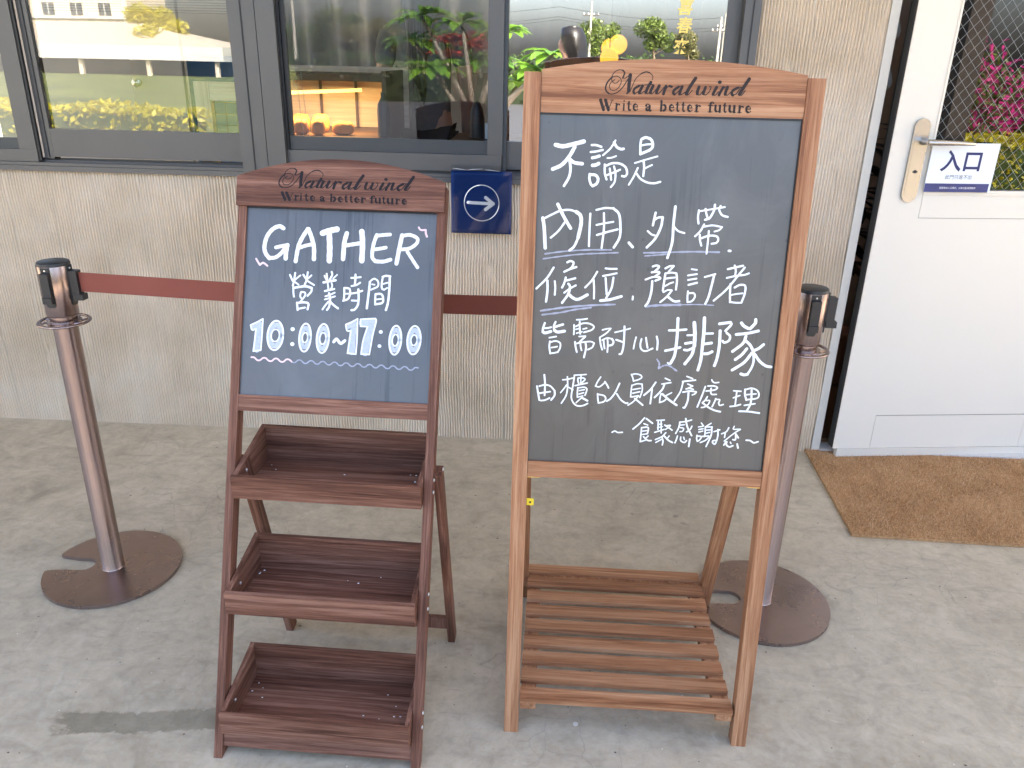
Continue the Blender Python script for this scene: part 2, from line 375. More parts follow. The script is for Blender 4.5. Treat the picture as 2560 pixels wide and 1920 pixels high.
# chalkboard paint with drips, spots and wiped patches
def chalkboard(name, base, streak, spot):
    t = NT(name); v = t.coords(); n = t.noise(v, 5, 5, .6); dr = t.noise(t.coords('Object', (70, 1, 2.2)), 1, 3, .6, .3); dm = t.noise(t.coords('Object', (5, 1, 3)), 1, 2)
    c = t.mix(n, tuple(x*.82 for x in base), tuple(x*1.2 for x in base))
    d = t.math('MULTIPLY', t.ramp(dr, [(.57, 0.0), (.64, 1.0)]), t.ramp(dm, [(.44, 0.0), (.54, 1.0)])); c = t.mix(t.math('MULTIPLY', d, streak), c, tuple(x*.34 for x in base))
    vo = t.add('ShaderNodeTexVoronoi'); vo.inputs['Scale'].default_value = 46; t.ln(t.coords('Object', (1, 0, .8)), vo.inputs['Vector'])
    wn_ = t.add('ShaderNodeTexWhiteNoise'); t.ln(vo.outputs['Position'], wn_.inputs[0]); s = t.math('MULTIPLY', t.ramp(vo.outputs['Distance'], [(.10, 1.0), (.17, 0.0)]), t.ramp(wn_.outputs['Value'], [(.80, 0.0), (.84, 1.0)]))
    c = t.mix(t.math('MULTIPLY', s, spot), c, tuple(x*.4 for x in base))
    wp = t.noise(t.coords('Object', (3, 1, 1.4), rot=(0, .5, 0)), 2.2, 5, .65, .8); c = t.mix(t.ramp(wp, [(.46, 0.0), (.72, .30)]), c, tuple(min(1, x*2.8+.03) for x in base))
    t.set(Base_Color=c, Roughness=t.ramp(n, [(.3, .34), (.7, .44)]), Specular_IOR_Level=1.0); t.bump(t.noise(v, 300, 2), .06, .0006); return t.m
chalkboard('board_big', (.050, .047, .043), .6, .9); chalkboard('board_small', (.046, .045, .045), 1.0, .5)
# woods
for ax in 'xyz':
    wood('dark_wood_'+ax, (.056, .021, .012), (.160, .067, .041), (.285, .145, .098), ax, .6, .30, .25)
    wood('teak_'+ax, (.155, .056, .023), (.335, .150, .070), (.48, .262, .14), ax, .52, .12, .28)
    wood('pale_wood_'+ax, (.66, .46, .32), (.80, .60, .44), (.86, .70, .54), ax, .6, .1)
# brushed bronze metal
t = NT('bronze'); v = t.coords('Object', (180, 180, 2)); n = t.noise(v, 1, 3); n2 = t.noise(t.coords(), 9, 4)
t.set(Base_Color=t.mix(n, (.25, .185, .17), (.42, .325, .30)), Metallic=1.0, Roughness=t.ramp(n2, [(.3, .20), (.7, .28)])); t.b.inputs['Anisotropic'].default_value = .5
t = NT('bronze_plate'); v = t.coords(); n = t.noise(v, 7, 5, .65, .5); n2 = t.noise(v, 60, 4)
c = t.mix(n, (.24, .175, .155), (.40, .315, .285)); c = t.mix(t.ramp(n2, [(.6, 0.0), (.78, .15)]), c, (.45, .40, .36))
t.set(Base_Color=c, Metallic=.95, Roughness=t.ramp(n, [(.3, .22), (.7, .36)]))
t = NT('belt_web'); v = t.coords('Object', (1, 1, 1)); wv = t.add('ShaderNodeTexWave'); wv.inputs['Scale'].default_value = 300; t.ln(v, wv.inputs['Vector']); n = t.noise(v, 6, 4)
t.set(Base_Color=t.mix(n, (.21, .055, .036), (.275, .086, .06)), Roughness=.75, Specular_IOR_Level=.25); t.bump(wv.outputs['Fac'], .2, .0004)
# coir mat
t = NT('coir'); v = t.coords(); n = t.noise(v, 110, 4, .75); n2 = t.noise(v, 5, 4, .6); n3 = t.noise(t.coords('Object', (14, 3, 1), rot=(0, 0, .2)), 2, 5, .7)
c = t.ramp(t.math('ADD', t.math('MULTIPLY', n, .55), t.math('ADD', t.math('MULTIPLY', n2, .25), t.math('MULTIPLY', n3, .25))), [(.36, (.20, .098, .038)), (.52, (.43, .245, .115)), (.68, (.60, .38, .20))])
t.set(Base_Color=c, Roughness=.95, Specular_IOR_Level=.1); t.bump(n, 1.0, .006)
t = NT('coir_fibre'); gi = t.add('ShaderNodeNewGeometry'); n2 = t.noise(t.coords('Object'), 5, 4, .6)
t.set(Base_Color=t.ramp(t.math('ADD', t.math('MULTIPLY', gi.outputs['Random Per Island'], .6), t.math('MULTIPLY', n2, .4)), [(.2, (.30, .155, .065)), (.5, (.60, .36, .18)), (.85, (.78, .54, .32))]), Roughness=.9, Specular_IOR_Level=.15)
# glossy blue print
t = NT('blue_sheet'); v = t.coords(); n = t.noise(v, 14, 4, .6, .5)
t.set(Base_Color=t.mix(n, (.008, .030, .135), (.010, .045, .19)), Roughness=.4, Specular_IOR_Level=.10); t.b.inputs['Coat Weight'].default_value = .0; t.b.inputs['Coat Roughness'].default_value = .06
t.bump(t.noise(t.coords('Object', (9, 1, 4), rot=(0, .6, 0)), 1.0, 2, .5, .6), .5, .012)

# ================================================================ SETTING
def plane(name, x0, x1, y0, y1, z, mat, z1=None, kind='structure'):
    z1 = z if z1 is None else z1
    me = py_mesh(name, [(x0, y0, z1), (x1, y0, z1), (x1, y1, z), (x0, y1, z)], [(0, 1, 2, 3)]); o = link(name, me, mat); tag(o, kind=kind); return o
o = box('floor', (-9, -1.7, -.14), (9, WALL+.05, 0), M['concrete'], None, 0); tag(o, 'mottled grey polished concrete porch floor', kind='structure')
tag(plane('ground', -120, 120, -7.0, 160, -.142, M['apron']), 'unseen concrete apron, deepened to bounce sunlight into the porch')  # out of view; made deep so sunlit concrete throws warm fill onto the porch
tag(plane('lawn', -260, 260, -240, -7.0, -.146, M['lawn'], -1.1), 'sunlit lawn across from the shop')
rd = link('road', py_mesh('road', [(-4.9, -7.0, -.140), (-13.5, -30, -.212), (80, -30, -.212), (80, -7.0, -.140)], [(0, 3, 2, 1)]), M['asphalt']); tag(rd, 'dark asphalt parking strip in front of the shop', kind='structure')
tag(box('interior_floor', (-5, WALL+.05, -.1), (4.5, 7.5, .035), M['inner_floor'], None, 0), 'brown wooden floor inside the shop', kind='structure')
tag(box('porch_roof', (-9, 1.1, 2.95), (9, WALL+.3, 3.15), M['ceiling_white'], None, 0), 'white porch roof overhead', kind='structure')
tag(box('interior_ceiling', (-5, WALL+.3, 2.75), (4.5, 7.5, 3.15), M['ceiling_white'], None, 0), 'white ceiling inside the shop', kind='structure')

# ---- the shop front
shop = empty('shop_building', (-.7, WALL, 0)); shop.location = (0, WALL, 0)
tag(shop, 'shop front of combed beige plaster wall with grey window sill', 'building')
def vnoise(x, z, seed):
    """smooth value noise, numpy"""
    g = np.random.default_rng(seed).random((64, 64)); xi = np.floor(x).astype(int); zi = np.floor(z).astype(int); fx = x-xi; fz = z-zi
    fx = fx*fx*(3-2*fx); fz = fz*fz*(3-2*fz); a = g[xi % 64, zi % 64]; b = g[(xi+1) % 64, zi % 64]; c_ = g[xi % 64, (zi+1) % 64]; d = g[(xi+1) % 64, (zi+1) % 64]
    return (a*(1-fx)+b*fx)*(1-fz) + (c_*(1-fx)+d*fx)*fz - .5
def combed(name, x0, x1, z0, z1, parent):
    per = .0108; nx = int((x1-x0)/per*8); nz = max(6, int((z1-z0)/.022))
    X, Z = np.meshgrid(np.linspace(x0, x1, nx+1), np.linspace(z0, z1, nz+1), indexing='ij')
    bw = .17; k = np.floor((X + .05*vnoise(X*0+3, Z*2.2, 5))/bw); rs = np.random.default_rng(11); sl = rs.normal(0, .012, 200); am = rs.random(200)
    ki = (k.astype(int)+80) % 200
    sh = sl[ki]*(Z-.5) + .020*(.3+am[ki])*vnoise(X*2.1, Z*3.1, 1) + .03*vnoise(X*.9+9, Z*1.2, 2) + .0042*vnoise(X*15, Z*14, 3)
    ph = (X + sh)/per + rs.random(200)[ki]
    prof = np.abs(np.sin(np.pi*ph))**.55
    amp = .0118*(.8 + .45*np.clip(vnoise(X*3.3, Z*2.7, 4)+.5, 0, 1)); amp *= np.where(vnoise(X*9, Z*7, 6) > .42, .5, 1)
    Y = -amp*prof + .0015*vnoise(X*30, Z*30, 7) + .004*vnoise(X*2, Z*2, 8)
    V = np.stack([X, Y, Z], -1).reshape(-1, 3); i, j = np.meshgrid(np.arange(nx), np.arange(nz), indexing='ij'); a = i*(nz+1)+j
    Q = np.stack([a, a+nz+1, a+nz+2, a+1], -1).reshape(-1, 4)
    me = np_quads(name, V, Q); smooth(me); return link(name, me, M['plaster'], parent)
SILL = 1.0355
tag(combed('wall', -2.75, 1.092, -.004, SILL+.004, shop), 'combed beige plaster wall under the windows')
tag(combed('pillar', .670, 1.092, SILL+.004, 2.3, shop), 'combed plaster pillar between window and door')
box('wall_core', (-5, .012, 0), (1.090, .16, SILL-.003), M['inner_wall'], shop, 0)
box('pillar_core', (.672, .012, SILL-.002), (1.090, .16, 2.29), M['inner_wall'], shop, 0)
box('upper_wall', (-5, .0, 2.305), (4.5, .16, 2.94), M['inner_wall'], shop, 0)
box('left_wall', (-5, .0, SILL+.001), (-2.78, .16, 2.30), M['inner_wall'], shop, 0)
box('right_wall', (2.13, .0, .0), (4.5, .16, 2.30), M['inner_wall'], shop, 0)
j = box('door_jamb', (1.094, -.014, 0), (1.125, .155, 2.30), M['white_jamb'], shop, .002); j['label'] = 'off-white door jamb'
box('door_jamb', (2.06, -.004, 0), (2.125, .15, 2.30), M['white_jamb'], shop, .002)
box('threshold', (1.126, -.02, .0), (2.058, .12, .018), M['threshold'], shop, .003)
box('interior_wall', (-5, 4.35, .036), (4.5, 4.5, 2.74), M['inner_wall'], shop, 0)

box('interior_wall', (4.4, .17, .036), (4.5, 4.34, 2.74), M['inner_wall'], shop, 0)  # left side wall is left out so sky light brightens the room
box('interior_wall', (1.6, 1.4, .036), (1.7, 4.34, 2.74), M['hall_wall'], shop, 0)
# ---- aluminium sliding windows
def sliding_window(x0, xm, x1, label, front, back, gl_front, gl_back):
    """outer frame x0..x1; front sash glass (fx0,fx1), back sash glass (bx0,bx1) -- front sash on the outer track"""
    w = empty('sliding_window', ((x0+x1)/2, WALL, SILL)); tag(w, label, 'window', 'sliding windows along the shop front')
    cx = (x0+x1)/2; A = M['aluminium']; top = 2.30-SILL
    def b(n, xa, xb, ya, yb, za, zb, m=A, p=w, bev=.0015): return box(n, (xa-cx, ya, za-SILL), (xb-cx, yb, zb-SILL), m, p, bev)
    fr = b('frame_sill', x0, x1, -.030, .090, SILL, SILL+.018)
    b('track', x0+.03, x1-.03, -.024, -.018, SILL+.0185, SILL+.030); b('track', x0+.03, x1-.03, .006, .011, SILL+.0185, SILL+.036); b('track', x0+.03, x1-.03, .040, .046, SILL+.0185, SILL+.040)
    return w, b
# left window: front sash far left, large pane behind it
w1, b1 = sliding_window(-2.78, 0, -1.036, 'grey sliding window reflecting lawn and yellow hedge, left of the shelf stand', None, None, None, None)
b1('frame_jamb', -1.130, -1.0365, -.034, .090, SILL+.0185, 2.29); b1('frame_jamb', -2.78, -2.70, -.034, .090, SILL+.0185, 2.29); b1('frame_head', -2.70, -1.13, -.034, .090, 2.25, 2.29)
b1('frame_bead', -1.0855, -1.082, -.0375, -.0345, SILL+.02, 2.28, M['black_line'], bev=0)
b1('sash_rail', -2.69, -1.908, -.014, .004, 1.066, 1.110); s = b1('sash_stile', -1.972, -1.908, -.0145, .0045, 1.1105, 2.24); b1('sash_rebate', -2.69, -1.973, -.006, .002, 1.1105, 1.150, M['aluminium_dark'])
b1('sash_gasket', -1.9075, -1.898, -.010, .002, 1.07, 2.24, M['rubber']); b1('meeting_stile', -1.897, -1.861, .012, .036, 1.076, 2.24); b1('sash_gasket', -1.8795, -1.8765, .009, .0115, 1.08, 2.24, M['black_line'], bev=0)
b1('interlock', -1.912, -1.8608, .0365, .050, 1.07, 2.24); b1('pane', -2.69, -1.973, -.002, .0015, 1.1505, 2.24, M['glass_left'], bev=0)
b1('sash_rail', -1.8605, -1.131, .012, .036, 1.083, 1.183); b1('pane', -1.8605, -1.131, .022, .0255, 1.1835, 2.24, M['glass_left'], bev=0)
b1('sash_stile', -1.1395, -1.1305, .0105, .0365, 1.1835, 2.24)
b1('track_stop', -1.50, -1.475, -.0165, .0, SILL+.019, SILL+.028, M['rubber'], bev=0); b1('track_stop', -1.335, -1.305, -.0165, .0, SILL+.019, SILL+.028, M['rubber'], bev=0)
# right window: front sash at its left, second pane behind, partly hidden by the tall board
w2, b2 = sliding_window(-1.034, 0, .668, 'grey sliding window with shop interior behind, between the two boards', None, None, None, None)
b2('frame_jamb', -1.034, -.9675, -.034, .090, SILL+.0185, 2.29); b2('frame_jamb', .6135, .668, -.034, .090, SILL+.0185, 2.29); b2('frame_head', -.967, .613, -.034, .090, 2.25, 2.29)
b2('frame_bead', .640, .643, -.0375, -.0345, SILL+.02, 2.28, M['black_line'], bev=0)
b2('sash_rail', -.9665, -.186, -.014, .004, 1.075, 1.134); b2('sash_stile', -.2375, -.1835, -.0145, .0045, 1.1345, 2.24); b2('sash_stile', -.9665, -.958, -.0145, .0045, 1.1345, 2.24, M['rubber'])
b2('sash_rebate', -.9575, -.238, -.004, .002, 1.1345, 1.182, M['aluminium_dark']); b2('sash_rebate', -.9575, -.942, -.004, .002, 1.1825, 2.24, M['rubber'])
b2('pane', -.9415, -.238, -.002, .0015, 1.1825, 2.24, M['glass_mid'], bev=0)
b2('sash_gasket', -.183, -.170, -.006, .006, 1.078, 2.24, M['aluminium_dark'])
b2('sash_rail', -.1695, .6130, .012, .036, 1.083, 1.181); b2('pane', -.1695, .5665, .022, .0255, 1.1815, 2.24, M['glass_right'], bev=0); b2('sash_stile', .567, .613, .012, .036, 1.1815, 2.24)

# ================================================================ CHALKBOARDS
TB = -.1305; eb = empty('chalkboard_easel', (.2176, 1.4281, 0), -.009)
tag(eb, 'tall light teak chalkboard easel with Chinese handwriting and slatted bottom shelf', 'chalkboard')
rb = (TB, 0, 0); TZ, TX, TY = M['teak_z'], M['teak_x'], M['teak_y']
def bb(n, u0, u1, d0, d1, v0, v1, m, bev=.0015): return box(n, (u0, d0, v0), (u1, d1, v1), m, eb, bev, 2, rb)
bb('post', -.2803, -.2478, 0, .030, -.001, 1.4555, TZ); bb('post', .2475, .2803, 0, .030, -.001, 1.4555, TZ)
# arched header between the posts
arch = [(-.2470, 1.3835), (.2470, 1.3835)] + [(.2470*math.cos(a)**1 if False else .247-.494*k/24, 1.4605 + .0225*(1-((.247-.494*k/24)/.247)**2)) for k, a in enumerate([0]*25)]
hd = link('header', fin('header', prism_bm(arch, .003, .024), .0012), TX, eb, rb)
bb('rail', -.2470, .2470, .002, .026, .641, .6765, TX)
panel = bb('panel', -.2485, .2485, .008, .014, .669, 1.392, M['board_big'], .0004)
# dark strips standing in for shade along the panel's top and right edges
bb('panel_shadow_strip', -.2470, .2470, .0045, .0085, 1.3800, 1.3832, M['rubber'], 0); bb('panel_shadow_strip', .2452, .2472, .0055, .0085, .677, 1.3798, M['rubber'], 0)
INK={
 'R1':[
  [7.8,-215.6,1324.7,-201,1322.4,-182.2,1326.7,-161.4,1332.4],
  [7,-178.6,1321.4,-188.9,1302.9,-202.8,1287.3,-219.3,1279.3],
  [5,-187.6,1298.6,-184.8,1281.3,-187.1,1264.9,-196,1248.2],
  [6.5,-186.5,1298.1,-177.2,1292.4,-162.6,1290.9],
  [4.2,-146,1326.1,-137.7,1326.3,-127.5,1323.4],
  [4,-147.5,1313.2,-137,1314.5,-124.4,1317.6],
  [5.6,-143.6,1302.5,-137.6,1303.8,-130.4,1306.1],
  [6.7,-142.3,1288.5,-136.7,1289.2,-130.8,1292.1],
  [4.7,-147,1272.1,-147.1,1262.8,-143.7,1253.1,-140.2,1249.9],
  [5.4,-145.8,1271,-135.7,1270.2,-130.3,1263.3,-132.6,1254.5,-140.2,1249.7],
  [3.5,-101.1,1335.8,-109.6,1321.2,-123.3,1307.9],
  [4.9,-103.6,1332,-97.6,1323.7,-89.6,1320.1,-84.6,1320.8],
  [3.1,-114.6,1302.8,-106.3,1303.9,-98.2,1307],
  [4,-119,1290.8,-118,1274.6,-113.9,1262.7],
  [4.2,-116,1288.7,-104.6,1293.4,-90.1,1293.2,-78.5,1286.5,-75,1275.8,-78.5,1269.7,-84.2,1270.1],
  [3.8,-109,1283.5,-106.7,1272.7,-105,1262.4],
  [3.8,-100.9,1287.5,-97.3,1275.2,-98,1258.8,-104.7,1248.7],
  [3.8,-113.9,1270.9,-101.3,1276.1,-88.8,1281.9],
  [4.4,-52.1,1338.7,-53,1328.1,-51.9,1311.5],
  [5.1,-51.1,1339.8,-43.5,1342.7,-33.4,1339.2,-29.4,1329.8,-33.2,1321.1,-51.9,1312.1],
  [3.5,-50.2,1328.1,-41.5,1330,-32.8,1330.7],
  [3.1,-61.3,1295.1,-41.7,1301.6,-19,1308.7],
  [4.2,-45,1300.4,-43,1287.6,-43.5,1271.3],
  [3.3,-41.7,1285.4,-35.3,1288.9,-28.3,1292.3],
  [3.6,-55.1,1286.1,-61.8,1269.7,-70.3,1254.2],
  [4,-56.6,1275.3,-48.1,1265.7,-35.4,1259.6,-21.9,1258.3,-9.9,1261.4],
 ],
 'R2':[
  [6.7,-234.9,1185.6,-231.3,1165.6,-227.9,1126.9],
  [4.1,-230.3,1185.7,-215.7,1193.5,-201.2,1200.3,-182.8,1202.7,-167.8,1198.6],
  [7,-169.7,1199.5,-161,1192.5,-158.9,1177.1,-163.5,1149.4],
  [4.9,-162.6,1151.3,-170.1,1132.6,-179.1,1123.9],
  [6.3,-206.3,1212.8,-193.2,1188.7,-179.2,1167.3],
  [4.1,-190.9,1178.8,-203.2,1161,-217.5,1147.6],
  [4.1,-141.8,1196.7,-141.8,1168.5,-141.2,1133.5],
  [4,-130.3,1204.3,-113,1208.5,-96.4,1208.1],
  [4.8,-97.4,1208.4,-85.7,1197.6,-81.4,1174.1,-81.9,1152.1,-91.8,1132.4],
  [4.1,-115.2,1198.5,-113.5,1169.4,-115.9,1130.7],
  [3.7,-128.6,1175.3,-113.1,1178.9,-95.8,1182.4],
  [4.1,-126.6,1155.8,-106.6,1162.3,-86.6,1168.1],
  [5.2,-62.7,1142.7,-54.8,1134.6],
  [4.4,-14.5,1202.6,-16.3,1190.8,-18.1,1178],
  [4,-15.3,1189,-9.2,1193.2,-0.1,1194.5],
  [4.8,-0.1,1194,-2.3,1174.9,-11.7,1152.6,-27,1134.7],
  [3.7,-27.4,1166.8,-19.6,1160.6,-12.1,1158.5],
  [5.1,22.9,1215.5,21.8,1182.9,22,1146.4,15.2,1115.8],
  [3.7,23.3,1176.6,32.2,1168.7,44.4,1165.1],
  [4,68.9,1209.7,68.2,1197.1,70.2,1184.5],
  [3.3,69,1207.9,91.4,1212.2,118.1,1217.5],
  [4,81.3,1212.8,84,1203,87.6,1194.1],
  [4.4,98.7,1221.4,97.9,1210.6,91,1196,82.3,1192.1],
  [4,109.8,1219.1,107.6,1212.7,114.1,1202.2,125.3,1198.9],
  [4,81.3,1183.1,75.1,1170.1,65.9,1159.8],
  [3.6,79.8,1178.5,97.8,1181.8,116.3,1179.1],
  [3.3,116.3,1178.8,111.4,1173.2,102.5,1170.1],
  [4,74.8,1162.8,75.6,1153.7,79.4,1142],
  [4,76.4,1155.6,92.3,1161.6,107,1161.2,111.3,1154.9,108.2,1148.4,99.2,1146.3],
  [3.7,91.5,1170.7,91.5,1150.6,90.9,1126.7],
  [4.8,133.8,1133.7,137.1,1133.5],
 ],
 'R3':[
  [4.2,-209.3,1088.6,-222.1,1067.1,-242.5,1045.1],
  [4.7,-220.8,1061.8,-220,1041.7,-221.9,1019.2],
  [3.8,-206,1061.3,-204.4,1048.6,-204.9,1033.7],
  [4.2,-182.5,1100,-176.3,1102.7,-169.9,1099.4,-174.6,1088.8,-187.9,1080.9],
  [4.2,-187.9,1080.9,-176.6,1086.6,-164.2,1091.2],
  [4.2,-184.2,1069.5,-186.9,1057.8,-190.7,1049.1],
  [4.2,-185,1063.1,-175.6,1065.6,-165.2,1068.7],
  [4.7,-178.4,1057,-175,1051.8,-177.4,1036.9,-189.3,1018.2],
  [3.8,-186,1038.7,-174.8,1047.6,-163.5,1054.4],
  [5.9,-177.4,1036.9,-167.5,1028.7,-156.8,1026.5,-139.3,1036.2],
  [3.8,-121.9,1083.3,-131.4,1066.1,-144.3,1050.9],
  [3.8,-128.3,1067.3,-126.3,1049.4,-125.6,1029.2],
  [3.8,-105.6,1090.6,-95.1,1090.1,-83.6,1090.5],
  [3.8,-109.9,1075.3,-96.5,1078.3,-83.1,1081.6],
  [4.2,-104.4,1071.3,-102.4,1054.5,-100.4,1038.7],
  [4.2,-88.8,1072.9,-91.7,1050.7,-101,1031.2],
  [5.5,-112.3,1025.5,-93.5,1028.3,-70.7,1035.6],
  [3.8,-47.7,1036.4,-47.9,1030],
  [4.1,-12.3,1097.7,-5.2,1100,0.2,1097.1,-8.4,1087.4],
  [4.1,-13.5,1086.1,-1.1,1087.6,1.2,1084.6,-6.7,1078],
  [3.7,-24.9,1071.1,-10.7,1076.8,1.7,1077.3],
  [4.2,1.7,1077.3,4,1074.2,-5,1069.7],
  [4.6,-11.2,1068.4,-11.7,1047.3,-15.6,1028.1,-21.2,1018.3],
  [4.1,12.8,1094.8,20.8,1099.3,29,1100.2],
  [3.7,29,1099.8,19.6,1088.4],
  [4.2,13.6,1085,12.6,1071.4,11.1,1050.3],
  [3.7,13.6,1085,25.9,1086.9,35.3,1085.8],
  [4.1,35.3,1085.8,37.5,1072.3,36.9,1053.3],
  [3.7,15.4,1074.6,24.7,1076.4,32.9,1077.4],
  [3.3,15.5,1059.9,23.5,1065.1,30.5,1067.8],
  [3.3,12.4,1047.1,20.4,1051.7,28.7,1052],
  [3.8,28.8,1050.9,19.3,1037.9,7.6,1026.8],
  [4.6,21.3,1039,34.6,1030,45.1,1030.4],
  [3.3,64.6,1095.2,75,1094.1],
  [3.7,58.4,1082.5,75.7,1085.8],
  [3.7,59.2,1073.5,75.5,1076.8],
  [4.1,61,1063.7,77.2,1068.5],
  [3.7,61.1,1051.1,60.9,1040.5,61.9,1028.9],
  [3.7,62.5,1046.9,72.9,1047.3,75.6,1040,70.1,1031.3,61.9,1029.3],
  [3.7,91.7,1080.5,102.8,1084.1,111.8,1087.1],
  [4.6,109.9,1085.4,106.7,1064.3,102.6,1041,97.6,1027.1],
  [4.1,135.5,1097.7,148.5,1101.3,164.5,1105.6],
  [3.7,148.1,1105.4,151.2,1095.2,151,1086.9],
  [3.7,135.1,1080.4,152.2,1084.8,168.4,1087.5,177.3,1090.9],
  [4.1,168,1102,156.3,1085,136.4,1057,113.6,1034],
  [4.1,143.5,1068.8,144.2,1051,146,1032.1],
  [4.1,152.4,1061.8,162.2,1067.4,172.7,1065.7,173.3,1050,168.8,1032.9],
  [3.3,145.7,1046.4,156.8,1049,169.1,1050.9],
  [3.7,146,1032.5,157.5,1031.5,168.9,1031.9],
 ],
 'R4':[
  [4.2,-222.6,975,-225.9,964.3,-226.2,956.9],
  [5.9,-225.9,956.9,-221.2,954.6,-209.7,958.1],
  [3.7,-224,964.4,-216.7,964.9,-209.5,966.9],
  [4.1,-200.8,978.3,-204.1,968.9,-202.5,960.3],
  [6.1,-202.1,960.6,-195.6,957.5,-181.7,959.9],
  [4.9,-201,968.1,-193.8,970.8,-185.4,973.6],
  [3.4,-212.2,945,-205,946.5,-198.3,948],
  [3.7,-210.7,937.5,-211.5,926.2,-209,911.8],
  [3.4,-210,935.7,-198.5,938.6,-189.7,934.6,-189.3,924.6,-193.8,915],
  [3.4,-209.1,912.4,-201.1,913.4,-193.8,915.6],
  [3.2,-207.1,924.5,-200.4,925.6,-195.5,927.1],
  [3.4,-157.9,984.4,-147.1,985.4,-136.9,987.4],
  [3.4,-162.9,973.7,-162.4,963.2,-162.5,953.8],
  [3.4,-159.1,970.7,-145.4,977.4,-132.1,977.4,-122.7,972.2,-126.5,964.6,-142.1,959],
  [3.6,-151.7,980.9,-151.1,968.6,-149.4,955.6],
  [2.9,-158.8,964.5,-151,966.7],
  [2.7,-157.2,956.5,-145.8,960.1],
  [2.9,-144.2,965.7,-137,967.9],
  [3.4,-151.3,949.9,-138.6,951.1],
  [3.7,-139.1,949.8,-144.9,944,-149.6,938.8],
  [3.2,-157.9,934.7,-143.4,938.4,-127.7,940.3,-120.2,937.5],
  [3.4,-120.2,937.2,-123.4,928.6,-132.2,923.2],
  [3.7,-159.3,938.4,-157.6,928.4,-154.6,917.2],
  [3.4,-148.2,936.3,-147.2,928.8,-145,921.4],
  [3.9,-137.9,938,-136.1,926.8,-139.3,906.5],
  [3.1,-104.7,965.5,-95.2,968.3,-88,969.2],
  [3.2,-88,968.9,-95.9,959.6,-109.3,949.8],
  [3.4,-109.3,949.1,-106.7,935.5,-103,924.4],
  [3.4,-101,943.3,-100,935.8,-98.2,927.1],
  [3.4,-93.3,947.3,-92,934.9,-92.1,919.8],
  [3.2,-104.1,944.4,-94.1,949.1,-84.2,947.7],
  [4.1,-84.2,947.7,-80.8,941.6,-83.5,935.2,-89.5,933.7],
  [3.1,-79,961.5,-65.9,965.2,-48.7,970.8],
  [4.1,-60.5,974.6,-59.8,954.9,-60.2,932.4,-63,918.6,-67.1,916.5],
  [3.9,-75.6,946.2,-60.8,941.8],
  [3.1,-35.5,953.4,-37.7,942.1,-39.3,928.9],
  [3.6,-24.4,950.1,-26,938.9,-23.5,929,-14.7,925,-0.6,931.2],
  [3.6,-15.5,953,-13.6,943.1,-10.9,932],
  [3.9,6,956.3,8.7,945.3,8.7,929.1],
 ],
 'R5':[
  [5.9,45.8,995.1,47,962.2,46.6,938.9,44.9,917.7,38.2,901.5],
  [3.4,38.3,900.9,34.9,900.2,32.4,902.4],
  [4.7,30,969.9,46.3,970.9,64.4,973.1],
  [5,25.7,927.5,39.3,931,55,935.7],
  [7.4,79.2,987.8,82.4,963.6,83.3,940.4],
  [6.1,83.2,941.6,79.8,921.5,67.3,901.6],
  [3.8,67.4,961.3,79.7,962.1],
  [5.2,64.9,944.3,76.6,946.6],
  [5,63.7,930.8,71.1,930.6,80.9,935.6],
  [6.7,98.5,998.3,99.9,970.1,99.7,941.1],
  [5.9,99.5,942.3,98.9,911.8,94.9,889.7],
  [4.3,104.7,966.3,118.1,967.2],
  [5.6,102.7,944.7,117.2,947.4],
  [5.9,104.5,924.3,112.4,925.3,119.9,929.3],
  [5.8,129.7,987.5,140.2,989.4,151.2,991.1],
  [4.9,151.2,991.5,152.8,986.1,142.8,973.6],
  [4.7,145.4,969.7,152.8,963,151.5,953.7,142.9,949.3,139,952.6],
  [5.9,132.2,973.2,133.4,942.5,131.3,916.7,127.4,900.6],
  [6.2,173,990.9,178.7,984.8,187.5,980.3],
  [6.2,200.6,998.8,200.3,991.4,191.5,979.8],
  [5.8,164.8,967,186.9,970.2,208.1,975.9],
  [5.8,184.7,964.1,180,949.1,161,931.7],
  [5.6,183.3,956.2,195,946.2,203.1,932.6],
  [5.8,189,938.4,180.2,925.7,168.3,914.9],
  [5.9,200,930.1,186.3,909.6,164,892.7],
  [5.8,202.9,934.9,212.5,939.9,221.6,948.5],
  [4.7,203.2,931.4,205.2,912.7,202.2,898.5,195.6,885.2],
  [5.9,195.6,885.2,189,883.7,182.2,885.6],
  [5.6,205.8,928,217.6,913.3,230.9,904.4,241.8,902.6],
 ],
 'R6':[
  [3.9,-233.7,841,-231,826.9,-227.7,811],
  [3.5,-228.8,841.2,-216.9,844.6,-205.9,842.2,-196.7,833],
  [3.9,-196.7,833,-196.3,822.7,-203,812.2],
  [3.9,-219.4,865.9,-217.2,846.8,-217.1,821.8],
  [3.5,-228.2,825.9,-217.3,828.1,-205.9,830.3],
  [3.5,-224.3,810.1,-215.6,811.6,-206.5,816.6],
  [3,-180.8,856.9,-170.6,858.5,-160.4,861.7],
  [3.1,-171.4,864,-169.9,843.2,-172.2,823.8,-181.3,806.3],
  [2.8,-172.2,846.5,-177.3,838.4,-184,829],
  [2.8,-170.9,843.2,-158.6,836.4],
  [2.8,-157.4,868,-145,869.1,-132.6,870.6],
  [3.3,-156.9,867.5,-158.3,851.7,-160.6,832.3,-161.1,819.8,-157.3,809.7,-150.4,803.1,-142.7,801.8,-134,803.9,-126.6,808.2],
  [2.4,-143.3,868.1,-143,851.2],
  [3.3,-149,862.2,-149.3,856.6,-147.3,851],
  [3,-147.9,862.3,-138.2,862.7,-134.7,859.5,-140.9,852.4],
  [3,-154.7,845.6,-141.8,849,-129.5,852.4],
  [3.1,-148.5,841.9,-149.1,831.7,-148.6,820.9],
